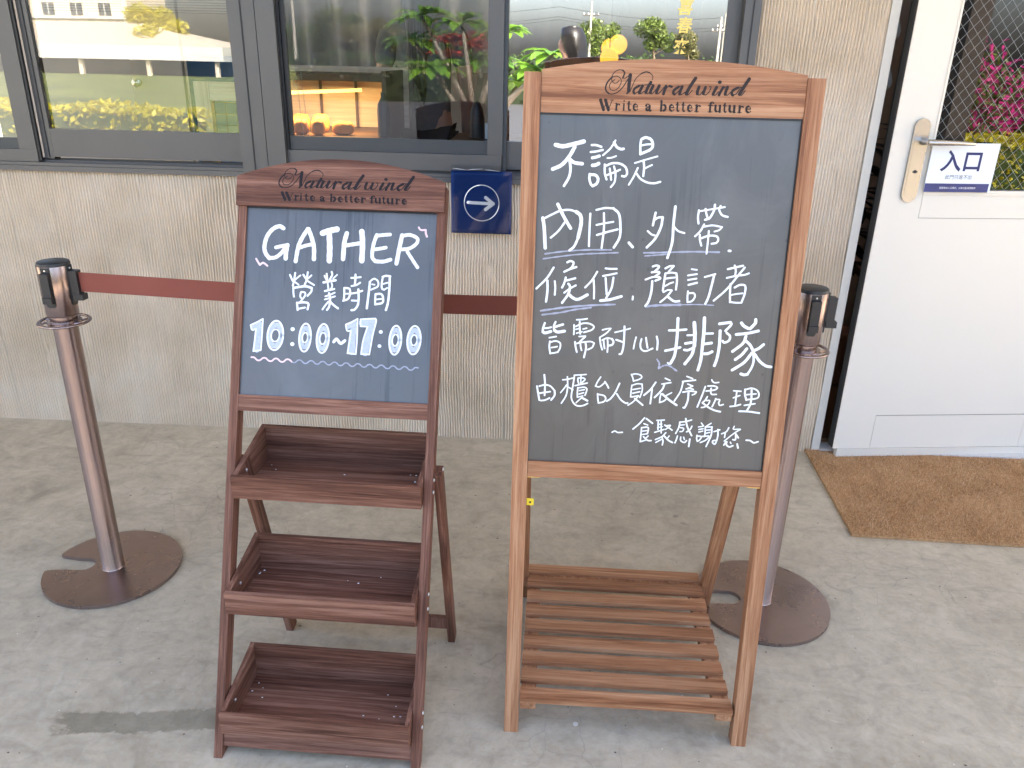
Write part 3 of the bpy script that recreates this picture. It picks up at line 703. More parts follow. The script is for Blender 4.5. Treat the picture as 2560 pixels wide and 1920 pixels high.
  [3,-145.8,841.5,-135,843.1,-129.9,839.4,-131.1,831.4,-133,825.6],
  [2.6,-145.5,835.3,-134.7,837.8],
  [2.8,-145.6,827.9,-136,831.1],
  [2.6,-148,820.9,-137.3,824.3],
  [2.8,-139.3,820.8,-150.7,808.8],
  [4.4,-138.1,819.7,-127.4,814.2],
  [3,-102.6,866.5,-108.5,856.1,-112.3,846.4],
  [3,-112.3,846.4,-103.6,845.6,-92.7,855.7],
  [3.5,-93.3,856.8,-88.6,850.2,-85,843.6],
  [3.3,-107,830.2,-105.9,820,-104.3,810.4],
  [3.3,-105.9,829.1,-93.8,826.8,-89.6,820.7,-93,813.8,-103.7,810.4],
  [3.5,-62.9,854.7,-70.3,835.2,-79.3,821.2,-87.1,815.2],
  [3.5,-67.4,832,-58.5,819.9,-48.3,812.9,-43.4,813.2],
  [3,-39.9,874.8,-36.7,868.2,-34.6,860.5],
  [3,-39.3,874.3,-30.8,876.3,-21,874,-18.5,869,-24.6,864.3,-34.1,861.1],
  [2.8,-37.3,851.9,-38.1,840.1,-38.3,826.5],
  [2.8,-36.7,851.4,-27.2,855.2,-16.4,855.1],
  [3,-16.4,854.6,-15.4,841.1,-19.3,826.2],
  [2.8,-34.5,842.5,-19.6,846],
  [3,-34.5,834.6,-20.1,838.6],
  [3,-36.1,826.6,-22.3,830],
  [3,-22.2,829.5,-32.2,816.5,-42.5,808.6],
  [3.7,-29.4,823.5,-12.2,810],
 ],
 'R7':[
  [3.7,11.1,860,1.9,844.5,-11,831.3],
  [3.5,4.7,845.3,4.1,830.1,3.2,813.7],
  [3,29.9,869.5,40,865.4],
  [3,24,856.9,42.1,860.7],
  [3.7,29.3,856,25,844.4,11.2,827.4],
  [3,23.9,835.9,22.3,826.1,22.4,817],
  [3.2,22.4,817,30.3,820.4,34.6,824.3],
  [2.8,34.5,832.7,45.5,839.3],
  [4.4,26.8,835.4,41.6,823.4,57.7,812.9],
  [3,73.6,875.5,86,871],
  [3.2,65.9,864.2,91.9,868.3],
  [3.2,67.1,863.6,63.1,842.5,52.2,821.4],
  [3,76.7,859.3,87.3,855.5],
  [2.7,87.3,855.3,75.2,849],
  [3,74.1,848.7,82.1,849.9,89.1,848.2],
  [3.4,68.4,841.5,82.5,844.5,95.3,843.3],
  [2.8,95.9,842.7,93.3,839,87.8,836.3],
  [3.9,79.9,842,79.7,823.9,75.1,809.1,71.7,808.4],
  [3,124.9,870.4,127.6,866.3,132.3,864.5,139.6,865.6],
  [3.4,113.1,855.5,108.4,837.3,100.4,810.9],
  [3.2,118.1,856.9,130.7,857.5,137.8,854.2,132.6,849.2,115.7,846],
  [3.2,125.4,852.4,124.9,845.2,127.7,839.6,136.9,839.8],
  [3.4,119.1,834.1,115.7,826.7,110.5,821.1],
  [3,117.5,825.6,124.4,825.9,122.8,818.6,116.4,812.2,109.1,810.1],
  [3.9,110.5,820.5,123.4,811.3,136.7,805.3,148.4,803],
  [3.2,136.6,830.7,134.9,824,130.8,812.9],
  [3,136.8,828.9,144.8,828.7,143.2,821.9],
  [3,143.2,821.9,146,816.6,153.2,818.8],
  [3,171.5,849.1,186.4,848.6],
  [3,172.4,834.1,185,839.5],
  [3.2,178,846.4,177.7,832,177.5,817.5],
  [3.4,167.4,815.2,178.1,816.9,188.1,820.4],
  [3.9,194.5,853.1,195,842.4,199.1,830.5],
  [3.4,195.1,852.6,207.3,856.1,219.1,851.8,223.5,842.5,219.7,835.1,199.6,831.2],
  [3,197.3,841.9,217.6,844.6],
  [3.9,207.6,852.5,209.1,833.4,207.6,820.1,202.6,807.7],
  [3.2,196.2,818.9,217.5,823.5],
  [3.9,186.7,805.8,205.6,806,228.2,803.7],
 ],
 'R8':[
  [3,-72.1,747.3,-66.2,750.5,-60,747.6,-50.2,748.4],
  [3.3,207.8,743.3,216.1,742.9,224,738.4,232.7,741.3],
  [3.3,-6.4,782.3,-16,769.2,-28.7,756.6],
  [3.6,-2.5,780.9,11,771.3],
  [2.7,-7,769.6,1.5,766.8],
  [3,-10.9,760.7,-11.3,745.4,-11.7,729.3],
  [3.3,-10.1,760.7,2.7,761.3,2.1,747.7],
  [2.7,-8.8,752.8,0.9,754.8],
  [2.7,-9.1,745.5,2.1,747.7],
  [3,-11.7,729.3,-1.4,733.1],
  [3.3,-5.7,740.9,3.2,733.3,10.8,732.9],
  [2.7,4,743,-1.6,736.3],
  [2.7,19.5,778,35.2,779.5],
  [3,22.7,775.8,23.3,758.3],
  [2.7,28.5,778.4,30.6,750.7],
  [2.4,22.4,769.4,30.6,770.6],
  [2.4,22.2,762.2,32.5,765.1],
  [3,17,751.6,36,758.9],
  [2.7,38.4,767,48.8,768.3,39,759],
  [3.3,36.8,768.5,46.3,762.6,52.7,758.1],
  [3,40.3,751.9,32.7,742.8,19.7,735.7],
  [3,32.8,742,35.7,733.3,34.9,724.4],
  [2.7,20.9,729.3,31.7,736.3],
  [3.6,37.1,744.6,46.9,735.4,55.6,731],
  [2.7,47.7,745.1,43.6,738.5],
  [3,67.7,776.3,65.8,763.5,60.7,751.3],
  [3,67,776.3,79.5,778.5,91.2,782.2],
  [3.6,79,784.8,83.5,767.5,94.1,748.1],
  [3,93.1,768.8,90,761.5,83,755.6],
  [2.7,69.7,770.1,77.1,771.2],
  [2.7,69.4,764.5,76.3,763.2,74.6,756.8,69.4,755.7],
  [3,64.9,745.9,63.3,737.8,60.9,730.5],
  [3,71.9,743.9,72.5,735.9,80.4,732.2,84.6,736.5],
  [2.7,77.9,744.1,79.9,738.6],
  [3.6,91.1,740,90.2,723.9],
  [2.7,111.9,776.8,116.9,770.7],
  [2.7,132,777,123.6,771],
  [2.4,106.7,767.8,116.2,769.9],
  [2.7,107.9,762.3,116.7,764.4],
  [2.7,108.4,756.8,116.4,759.2],
  [3,105.3,749.5,105.2,741.5,107.2,736],
  [3,106.2,747.9,114.5,746.7,111.4,739.4,107.2,736],
  [3,120.8,769.3,121.5,753.4,120.5,747],
  [3,120.8,768.5,135,769.2],
  [3.3,134.3,768.4,134.4,750.9,126.2,725.6],
  [2.7,121.5,761.4,131.9,762.7],
  [2.7,122.1,754.3,130.9,757.1],
  [3,115.2,747.5,130.1,749.1],
  [3,130.3,746.7,123.5,739.1,113.4,733.8],
  [3,139.7,759.1,151.2,763.6],
  [3.3,147.4,764.2,148.2,748.3,144.4,732.2,138.9,735.1,140,739.2,147.4,740.3],
  [3,169.4,769.2,165,760.3,155.8,755.1],
  [3,163.1,757,162.5,747.4],
  [2.7,180.2,772.9,179.3,766.5,192.7,767.2],
  [2.7,193.5,766.4,181.7,757.9,162.5,739.4],
  [3.3,184.8,756.5,185.3,743.8,180.1,743.5],
  [3.6,184.8,756.5,190.9,748],
  [3,165.7,738,162.6,730.6],
  [3.6,167.9,738.1,167.8,731.7,174.2,727.2,181.4,730],
  [2.7,175.4,737.7,177.2,734.6],
  [3.6,190,734.4,192.4,725.7],
 ],
 'U2':[
  [3,-227.5,1115.3,-188.3,1121.7,-141.8,1126.1,-96.2,1127.7],
  [2.6,-230.8,1105.3,-197.2,1111.2,-160,1116.6,-122.7,1119.7,-82.8,1122.6],
  [3.3,-31.8,1124,7,1126,62.1,1129.4,115.4,1130.3],
  [2.6,-29.5,1117.9,-11.1,1119.9,12.8,1122.5],
 ],
 'U3':[
  [3.8,-232.2,1000,-183.6,1008.8,-130.8,1015.1,-82.3,1018.7],
  [3.4,-228.7,992,-193.7,997.6,-162.1,1005.3,-130.5,1010.4],
  [4.6,-21.1,1017.2,6,1020.4,47.7,1023],
  [2.1,47.7,1023,79,1024.9,114.5,1024.5],
 ],
 'U5':[
  [3.4,10.3,908.6,15.5,900,14.6,889.2],
  [3.4,14.6,889.2,23.8,895.6,35.2,896.6,52,886.1],
 ],
 'H1':[
  [1.3,-101.1,1443.9,-104.8,1439.8,-110.5,1439,-114.7,1443,-115.2,1450.3,-110.3,1458.5,-102,1462.5,-95.6,1461.9],
  [2.4,-95.6,1461.9,-91.8,1457.5,-93.5,1451.5,-94.7,1448.1],
  [1.3,-94.7,1448.1,-89.7,1448.2,-81.6,1454.4,-78.9,1455.6],
  [1.3,-109.4,1445.1,-116.9,1438.9,-118.6,1432.1,-115.4,1426.8,-108.3,1426.3,-101.5,1431.1,-97.1,1440.7,-98.9,1447.3,-105.6,1451.2,-114,1449.7],
  [2.4,-114,1449.7,-122,1441.4,-125.7,1431.9,-124.6,1425.2,-119.3,1419.9],
  [1.6,-119.3,1419.9,-112.1,1419.4,-102.4,1423,-93,1432.7,-86.6,1443.6,-78.8,1455.2],
  [5.1,-80.9,1453.8,-82.1,1439.7,-82.3,1426.2],
  [2.8,-82.1,1427.5,-83.8,1422.8,-85.1,1421],
  [1.3,-85.1,1420.7,-79.7,1424.9,-74.8,1437.1,-69.9,1448,-60.5,1456.9],
  [2,-60.5,1456.9,-52.3,1459.8,-45.1,1458.6],
  [1.3,-45.1,1458.6,-39,1452.7,-39.3,1446.7],
  [3.4,-63.3,1435.1,-70.8,1430.5,-73.2,1424.4,-70.9,1421.3],
  [1.4,-70.9,1421.3,-65.4,1423.9,-60.1,1430.8,-57.6,1435.5],
  [1.4,-64,1435.5,-60.5,1436.4,-55.5,1435.7],
  [4.3,-56.9,1435.1,-60,1428.1,-62.1,1422.6],
  [1.4,-62.1,1422.6,-58.8,1421.1,-52.7,1426.2],
  [4.3,-41.8,1441.7,-46.8,1432.4,-50,1423.6],
  [1.4,-50,1423.6,-47.4,1421.3,-41.5,1425.1],
  [1.3,-53.5,1436.7,-37.9,1438],
  [4.3,-37.1,1435.7,-40.7,1427.2,-41.4,1423.4],
  [1.4,-41.4,1423.4,-38.2,1421.6,-32.9,1427.3,-26.4,1435.6],
  [4.3,-25.7,1436,-29,1428.1,-30,1423.4],
  [1.4,-30,1423.4,-26.5,1421.8,-19.5,1429],
  [1.4,-22.8,1424.9,-16.4,1433.8,-11.6,1436.6],
  [4.2,-13,1435.6,-15.2,1428.4,-16.8,1421.7],
  [1.4,-15.2,1427.8,-9.3,1434.6,-5.3,1436.7],
  [3.4,-6.6,1436,-2.3,1434.8],
  [3.7,10.5,1434.8,3.1,1429.5,1.1,1424.1,3.7,1421.5],
  [1.4,3.7,1421.5,9.8,1425.7,16.1,1435.2],
  [1.4,9.7,1435.3,13.9,1436.2,18.2,1435.5],
  [4.2,17.2,1435.5,14.5,1428.5,13.2,1422.4],
  [1.4,13.2,1422.4,17,1421.1,23.2,1426],
  [4.8,40.8,1450.9,32.2,1436.9,25.6,1423.1],
  [1.4,25.6,1422.8,28.9,1421,36.6,1429.7],
  [4.2,48.5,1435.6,46.1,1427.9,46.2,1423.4],
  [1.4,46.2,1423.4,50.1,1421.2,55,1426.7,59.7,1436.2],
  [3.9,60.5,1435.3,57.8,1426.8,57.5,1423.7],
  [1.4,57.5,1423.7,61.4,1421.5,67.6,1427,70.8,1435.8,67.5,1436.7],
  [4.2,80.9,1435.8,76.8,1427.2,75.3,1423.2],
  [1.4,75.3,1423.2,79.7,1421.9,85.2,1428.1],
  [4.8,85.4,1444.9,86.5,1444.9],
  [3.9,93.3,1436.1,88.7,1427.5,86.7,1422.4],
  [1.4,88.7,1427.5,95.1,1435.1,100.5,1437.2],
  [4.2,101.2,1436.5,98.7,1429.1,97.8,1423.7],
  [1.4,97.8,1423.7,101.6,1422.2,108.4,1428],
  [3.7,120.3,1436,111.6,1430.8,109.9,1424.7,112.5,1422.4],
  [1.4,112.5,1422.4,118.5,1425.5,124.6,1435.1],
  [1.4,119.5,1436.6,123.7,1436.9,128,1436.2],
  [4.8,139.7,1451.7,130.7,1436.6,124.5,1424.6],
  [1.4,124.5,1424.3,128.2,1422.8,134.5,1431.3],
 ],
 'R9':[
  [9.1,-130.7,1190.5,-140.4,1194.8,-155.2,1187.8,-167.6,1170.7,-172.3,1148.3,-168.8,1133.7,-159.7,1122.9],
  [8.3,-160.7,1123.8,-146.6,1125.3,-133.8,1135,-125.8,1146.4],
  [7.9,-146.1,1147.5,-134.5,1150.7,-119.6,1154.1],
  [9.8,-120.5,1153.1,-122.6,1137.3,-122.9,1124],
  [9,-76,1190.7,-88.2,1170,-95.8,1149.4,-100,1118.8],
  [9.4,-74.2,1190.8,-65.7,1170.9,-60.1,1150.8,-58.9,1125.1],
  [7.9,-92.9,1148.6,-80,1153.7,-63.2,1158.1],
  [12.7,-42.2,1183.1,-27.1,1188.9,-10.4,1192.8],
  [12.4,-26.8,1181.5,-24.4,1150.4,-24,1122.8],
  [10.1,12.4,1184.8,7.8,1162.6,6.7,1127.7],
  [11.9,45.8,1189.7,48.8,1164.2,48.8,1125.7],
  [8.6,8.1,1157.1,24.7,1160.5,43.2,1164],
  [8.2,79.6,1183.7,73.2,1161.5,71.6,1135.8,78.6,1126],
  [7.8,79.6,1181.9,94.4,1184.2,109.2,1185.7],
  [7.8,74.6,1151.4,88.4,1153.8,101.3,1156.7],
  [8.2,78.6,1125.6,97.2,1125.8,112.8,1130.6],
  [9.3,136.1,1184.9,131.1,1154.6,126.5,1122.4],
  [7.8,138,1184.1,153.6,1186.5,169.7,1179.8,169.3,1168.8,155,1157.3,136.7,1153.9],
  [7.4,149.5,1149.4,161.8,1132,173.6,1116],
 ],
 'R10':[
  [4.3,-111.4,1088.1,-106.8,1079,-104.2,1074.5],
  [4.3,-99.7,1092.7,-101.4,1078.1,-103.7,1064],
  [3.6,-87.6,1087.9,-95,1081.8,-100.7,1075.8],
  [3.6,-100.6,1073.4,-90.7,1066.9],
  [4.3,-81.1,1089.4,-73.5,1079.2],
  [4.3,-71.3,1095.6,-73.4,1078.1,-77.6,1066.3],
  [3.6,-62.7,1089,-70,1081.7],
  [4,-72.2,1076.9,-55.8,1067.7],
  [5.2,-102.3,1059.4,-88.1,1062.3,-74,1064.1,-60.8,1061.1],
  [4.3,-102.3,1058.8,-101.9,1050.1,-100.2,1040.3],
  [4.5,-60.8,1061.1,-61.6,1053,-69.4,1043.3],
  [4,-85.2,1049.6,-86,1041.5,-84,1038.1],
  [4,-84.1,1051.4,-75.7,1050.1,-75.4,1043.1,-84.3,1030.5],
  [4.8,-92.5,1027.2,-90.5,1011],
  [4.7,-91.8,1026.7,-77.1,1028.5,-66.8,1026,-68,1013.2],
  [4.3,-90.6,1013.3,-74.1,1017],
  [4,-33.1,1089,-27.3,1078.8],
  [4.3,-28.6,1093.8,-26,1076.5],
  [4.3,-17.5,1098.3,-16.1,1092,-21.4,1080.2],
  [3.5,-4.9,1092.5,-13.3,1084],
  [5.2,-34.7,1074.4,-20.1,1077.9,-7.8,1080.2],
  [4,-25.2,1073.1,-22.7,1058.1],
  [3.5,-16.4,1073.5,-14.9,1066.6,-19.2,1058.3],
  [4.5,-30.9,1055.4,-20.4,1058.2,-9.9,1061],
  [3.8,-29.2,1043.9,-18.7,1047.8,-8.3,1052.9],
  [3.8,-30,1036.9,-18.4,1040.9,-7.3,1044.8],
  [4.7,-21.2,1051.2,-18.1,1035.1,-19.8,1021.1,-24.2,1013.9],
  [4,-21.5,1032.6,-28.2,1024.2,-34.3,1014.6],
  [4.7,-16.8,1031.7,-9.3,1025,0.4,1018.5],
  [4.5,12.4,1064.2,13.1,1050.3,12.6,1036.4],
  [4.5,13.6,1064.3,24.3,1062.4,26,1050.9,21.8,1040.3,11.4,1035.8],
  [3.5,15.4,1051.6,23.6,1051.9],
  [4.2,27.3,1086.9,37.2,1087.8,48.3,1089.5],
  [4.7,36.3,1094.7,36.4,1081.4,35.7,1071],
  [4.2,28.7,1069,39.2,1071.7,47.7,1077.3],
  [4.2,27.1,1052.1,41.1,1055,53.3,1059.6],
  [4.9,44.3,1062.1,45.7,1044.8,44.8,1028.5,38.2,1017.8,30.6,1015.7],
  [4.2,30.8,1037.2,44.3,1037.2],
  [5.2,69.4,1079.9,68,1058.5,65.1,1021.3],
  [4,71.6,1082.9,78.4,1087.2,86.8,1082.4,87.4,1070.8,72.5,1062.7],
  [3.3,74.3,1074.9,80.2,1074],
  [4.4,97.6,1090.9,95.9,1077,97,1066.6,101.8,1063.9],
  [4.7,96.9,1092,105,1094.7,114.4,1093.9],
  [5.1,113.2,1093.9,113.4,1066.2,111.9,1037.2,108,1019.7],
  [3.5,98.9,1076.5,109.2,1079.8],
  [3.5,101.8,1063.9,108.6,1068.3],
  [4.2,83,1053.3,82.9,1041.7,83.4,1031.4],
  [4.7,83,1053.3,94,1054.4,99.6,1049.4,99.6,1035.5,83.4,1030.8],
  [3.3,85.3,1041.8,96.9,1043.5],
 ],
 'R11':[
  [4,-120.3,953,-122.4,938.8,-127.8,927.2,-135.2,920.5,-143.1,920.1,-150.1,926.1,-154.8,937.3,-156.2,951.4,-154.1,965.6,-148.7,977.2,-141.3,983.9,-133.4,984.3,-126.4,978.2,-121.8,967.1,-120.3,953],
  [3.2,-129,952.6,-130.1,946.6,-132.8,941.6,-136.7,939,-140.6,938.8,-144.3,941.1,-146.9,945.8,-147.5,951.8,-146.4,957.8,-143.7,962.8,-139.9,965.5,-135.9,965.6,-132.3,963.3,-129.7,958.6,-129,952.6],
  [3.9,-57.6,951.1,-59.3,937.5,-63.1,926.6,-68.6,920.3,-74.4,920.1,-79.6,925.8,-82.9,936.4,-83.9,949.9,-82.2,963.5,-78.4,974.4,-73,980.7,-67.1,980.9,-61.9,975.2,-58.6,964.5,-57.6,951.1],
  [3.1,-64.7,950.8,-65.4,945.9,-67.2,942,-69.7,939.8,-72.4,939.6,-74.9,941.6,-76.4,945.4,-76.8,950.2,-76.1,955.1,-74.3,959,-71.8,961.2,-69.1,961.4,-66.6,959.4,-65.1,955.6,-64.7,950.8],
  [3.9,-16.6,951.1,-18.3,937.1,-22.5,925.8,-28.2,919.4,-34.3,919.1,-39.9,925,-43.3,936,-44.4,949.8,-42.7,963.7,-38.5,975.1,-32.7,981.5,-26.7,981.8,-21.1,975.9,-17.6,964.9,-16.6,951.1],
  [3.1,-23.6,950.7,-24.6,945.1,-26.5,940.6,-29.3,938,-32.3,937.8,-35.1,940.2,-36.9,944.6,-37.3,950.1,-36.4,955.7,-34.5,960.3,-31.7,962.9,-28.7,963,-25.9,960.6,-24.1,956.3,-23.6,950.7],
  [3.9,145.4,954.7,143.8,940.9,139.8,929.6,134.3,923.2,128.3,922.9,123.2,928.8,119.8,939.8,118.7,953.5,120.4,967.4,124.3,978.6,129.8,985,135.8,985.3,140.9,979.4,144.4,968.5,145.4,954.7],
  [3.1,138.8,954.4,138,948.8,136,944.4,133.3,941.7,130.4,941.6,127.5,944,125.8,948.3,125.3,953.8,126.2,959.4,128.1,963.9,130.9,966.5,133.8,966.6,136.6,964.3,138.4,960,138.8,954.4],
  [3.9,188.4,956.7,186.6,943.1,182.3,932.2,176.2,925.8,169.4,925.5,163.8,931.3,160,941.8,158.7,955.4,160.6,969,164.9,979.9,171,986.3,177.7,986.6,183.4,980.7,187.2,970.2,188.4,956.7],
  [3.1,180.3,956.4,179.6,951.4,177.5,947.1,174.9,944.8,171.8,944.7,169.2,946.7,167.5,950.8,166.8,955.7,167.6,960.7,169.7,965,172.3,967.3,175.3,967.4,178,965.4,179.7,961.3,180.3,956.4],
  [3.6,-195.3,972.8,-181.7,979.6,-168.2,987.6],
  [3.6,-168.2,987.6,-168.6,952.8,-169.9,917.9],
  [3.6,-169.9,917.9,-186.7,915.1],
  [3.6,-186.7,915.1,-184.5,940.4,-183,964.7],
  [3.6,-183,964.7,-191.8,962.3,-195.3,972.8],
  [3.5,19.8,983.5,33.2,989.8,45.5,997.1],
  [3.5,45.5,997.1,46.5,955,45.3,919.4],
  [3.5,45.3,919.4,26.7,920.4],
  [3.5,26.7,920.4,29.4,946.5,31.7,970.6],
  [3.5,31.7,970.6,23.4,970.2,19.8,983.5],
  [3.5,52.4,996.5,68.8,998.2,85.3,999.8],
  [3.5,85.3,999.8,87.5,993.2,81.2,962.3,75.5,919.9],
  [3.5,75.5,919.9,57,919.9],
  [3.5,57,919.9,60.4,949.8,68.7,981.3],
  [3.5,68.7,981.3,53.1,981.1],
  [3.5,53.1,981.1,52.4,996.5],
  [8.7,-99.9,967.9,-98.9,967.9],
  [8.7,-99,934.7,-98.2,934.8],
  [8.1,98.3,970.7,99.3,970.8],
  [8.1,96.9,939.5,97.9,939.5],
  [6.6,-5.7,943.9,0.8,950.5,10.1,941.4,19.5,947.9],
 ],
 'F11':[
  [11.5,-124.7,952.8,-126.4,942.7,-130.3,934.4,-135.8,929.7,-142,929.4,-147.3,933.6,-150.8,941.6,-151.9,951.6,-150.2,961.7,-146.2,970,-140.7,974.7,-134.6,975,-129.3,970.8,-125.7,962.8,-124.7,952.8],
  [10,-61.1,950.9,-62.3,941.8,-65.3,934.4,-69.2,930.1,-73.5,929.9,-77.3,933.8,-79.8,941,-80.4,950.1,-79.2,959.2,-76.2,966.6,-72.3,970.9,-68,971.1,-64.3,967.2,-61.8,960,-61.1,950.9],
  [10,-20.1,950.9,-21.4,941,-24.6,933.2,-28.7,928.6,-33.4,928.3,-37.5,932.6,-40,940.2,-40.9,950,-39.6,959.8,-36.4,967.7,-32.3,972.3,-27.6,972.5,-23.5,968.3,-21,960.7,-20.1,950.9],
  [9.5,142.1,954.6,140.9,944.8,137.9,937,133.7,932.4,129.3,932.2,125.4,936.4,122.9,943.9,122,953.7,123.3,963.5,126.2,971.3,130.5,975.9,134.9,976.1,138.8,971.8,141.3,964.3,142.1,954.6],
  [11,184.4,956.5,183.1,947.1,180,939.5,175.5,935.3,170.7,935.1,166.5,938.9,163.6,946.2,162.8,955.5,164.1,965,167.2,972.6,171.6,976.8,176.4,977,180.7,973.2,183.5,965.9,184.4,956.5],
  [13.1,-176.6,976.6,-178.9,918.4],
  [8.7,-190.1,968.2,-176.7,977.5],
  [13.6,37.6,987.2,35.9,923.7],
  [9.7,24,977.9,37.2,988.1],
  [14,55.6,988.9,81.7,992.6],
  [14.6,79,989,70.8,956.1,66,923.2],
 ],
 'P9':[
  [4.2,-190,1120.8,-185.9,1114.5,-180.8,1107.3],
  [4.2,-180.8,1107.3,-174.4,1112.2,-169.6,1110.5,-163.7,1106.1],
  [4.1,172.2,1203.6,177.1,1198.3,188.1,1198.7],
  [4.4,187.8,1198.7,188.5,1191.4,191.2,1184.2],
 ],
 'P11':[
  [3.6,-191,901.2,-184.2,901.1,-177.4,895.6,-170.7,895.6,-164.2,900.7,-157.6,900.6,-150.7,895.2,-143.9,895.1,-137.6,900.4,-130.9,900.4,-124,894.9,-117.2,894.7,-111,900,-104.2,899.9,-97.3,894.5],
 ],
 'U11':[
  [2.9,-97.3,894.5,-90.8,894.4,-84.3,899.7,-77.6,899.6,-70.9,894,-64.2,893.9,-57.7,899.3,-51.2,899.2,-44.3,893.7,-37.6,893.7,-31.4,899,-24.7,898.7,-17.8,893.3,-11.3,893.2,-4.9,898.5,1.7,898.5,8.6,893,15.1,893,21.5,898.3,28.2,898,34.9,892.6,41.5,892.5,47.9,897.8,54.3,897.7,61.2,892.3,67.8,892.2,74,897.3,80.6,897.3,87.5,891.9,93.9,891.8,100.3,897.1,106.9,897,113.6,891.6,120.2,891.3,126.5,896.6,133.1,896.6,139.8,891.1,146.3,891.1,152.7,896.4,159.1,896.3,165.9,890.7,172.5,890.6,178.6,895.9,185.2,895.8],
 ],
 'S1':[('W', -136.2, -110.4, 1390.3), ('r', -106.8, -96.7, 1390.4), ('i', -92.9, -86.0, 1390.5), ('t', -84.3, -75.2, 1390.5), ('e', -73.8, -62.4, 1390.6), ('a', -50.2, -36.6, 1390.8), ('b', -22.3, -9.5, 1390.9), ('e', -5.9, 5.5, 1391.0), ('t', 7.2, 15.4, 1391.1), ('t', 18.0, 26.1, 1391.1), ('e', 28.3, 39.6, 1391.2), ('r', 43.2, 54.6, 1391.3), ('f', 68.0, 79.4, 1391.4), ('u', 79.4, 93.6, 1391.5), ('t', 95.3, 103.5, 1391.6), ('u', 105.6, 120.4, 1391.6), ('r', 123.3, 134.6, 1391.7), ('e', 136.7, 148.7, 1391.8)],
 'S2':[('W', -134.1, -106.3, 1250.6), ('r', -104.8, -94.0, 1250.5), ('i', -92.7, -85.5, 1250.5), ('t', -81.9, -72.4, 1250.4), ('e', -70.1, -57.0, 1250.4), ('a', -47.8, -34.7, 1250.3), ('b', -24.7, -10.9, 1250.3), ('e', -7.8, 5.2, 1250.2), ('t', 7.2, 15.9, 1250.2), ('t', 18.7, 27.4, 1250.1), ('e', 28.9, 41.9, 1250.1), ('r', 43.4, 55.6, 1250.1), ('f', 64.0, 76.2, 1250.0), ('u', 74.7, 89.9, 1250.0), ('t', 91.1, 99.8, 1249.9), ('u', 101.3, 118.0, 1249.9), ('r', 120.3, 131.7, 1249.8), ('e', 134.0, 146.9, 1249.8)],
 'H2map':[-125.7, 1419.4, -139.8, 1276.9, 1.1239, 1.0036],
}
cw = M['chalk']
for k, (key, nm) in enumerate((('R1', 0), ('R2', 0), ('R3', 0), ('R4', 0), ('R5', 0), ('R6', 0), ('R7', 0), ('R8', 0))):
    ink('handwriting', INK[key], cw, eb, .008, rb)
for key in ('U2', 'U3', 'U5'): ink('underline', INK[key], M['chalk_thin'], eb, .00815, rb, jitter=.25)
SCR = [[w_[0]*(1.28 if w_[0] > 3 else 1.15)] + w_[1:] for w_ in INK['H1']]
ink('script_lettering', SCR, M['print_ink'], eb, .003, rb, jitter=0)
GL = {  # bold roman letters: width 100, x-height 100; (width, points)
 'W': [(20, 8,146, 34,4), (9, 34,4, 52,120), (20, 44,146, 70,4), (9, 70,4, 94,146), (8, -2,147, 22,147), (8, 34,147, 58,147), (8, 82,147, 104,147)],
 'r': [(30, 34,96, 34,4), (8, 4,96, 40,96), (9, 4,3, 70,3), (14, 46,70, 62,90, 82,92), (26, 84,84, 88,82)],
 'i': [(36, 50,96, 50,4), (8, 10,96, 52,96), (9, 6,3, 94,3), (38, 50,136, 51,136)],
 't': [(32, 46,128, 46,30, 60,8, 80,6), (12, 4,94, 96,94), (8, 80,6, 96,20), (10, 20,100, 44,130)],
 'e': [(27, 24,50, 26,76, 50,94), (10, 50,96, 76,86, 88,60), (12, 26,54, 90,54), (27, 24,50, 30,22, 56,6), (10, 54,5, 78,8, 96,26)],
 'a': [(27, 68,72, 68,14, 80,4), (12, 12,74, 24,94, 46,98, 66,80), (24, 18,76, 22,74), (10, 66,60, 40,52, 22,36), (25, 24,34, 28,12, 44,8), (10, 44,6, 62,16), (9, 80,4, 98,14)],
 'b': [(26, 24,146, 24,4), (8, 0,146, 28,146), (10, 36,78, 52,94, 66,94), (27, 66,90, 86,72, 86,28, 64,8), (9, 62,4, 40,6, 30,12)],
 'f': [(28, 38,4, 38,110, 48,134), (10, 46,134, 64,148, 80,142), (22, 82,132, 86,130), (11, 2,94, 80,94), (9, 4,3, 74,3)],
 'u': [(25, 20,96, 20,30, 34,12), (10, 34,8, 56,8, 72,24), (25, 78,96, 78,6), (8, 0,96, 24,96), (8, 56,96, 82,96), (8, 78,4, 100,4)]}
def roman(spec, xh, mat, parent, depth, rot):
    st = []
    for ch, a, b_, base in spec:
        for s in GL[ch]:
            sx = (b_-a)/100; p = []
            for k in range(1, len(s), 2): p += [a + s[k]*sx, base + s[k+1]*xh/100]
            st.append([s[0]*min(sx, xh/100)*1.25 if s[0] < 15 else s[0]*(sx*1.12 if ch != 'W' else sx*1.1)] + p)
    return ink('roman_lettering', st, mat, parent, depth, rot, jitter=0)
roman(INK['S1'], 12.4, M['print_ink'], eb, .003, rb)
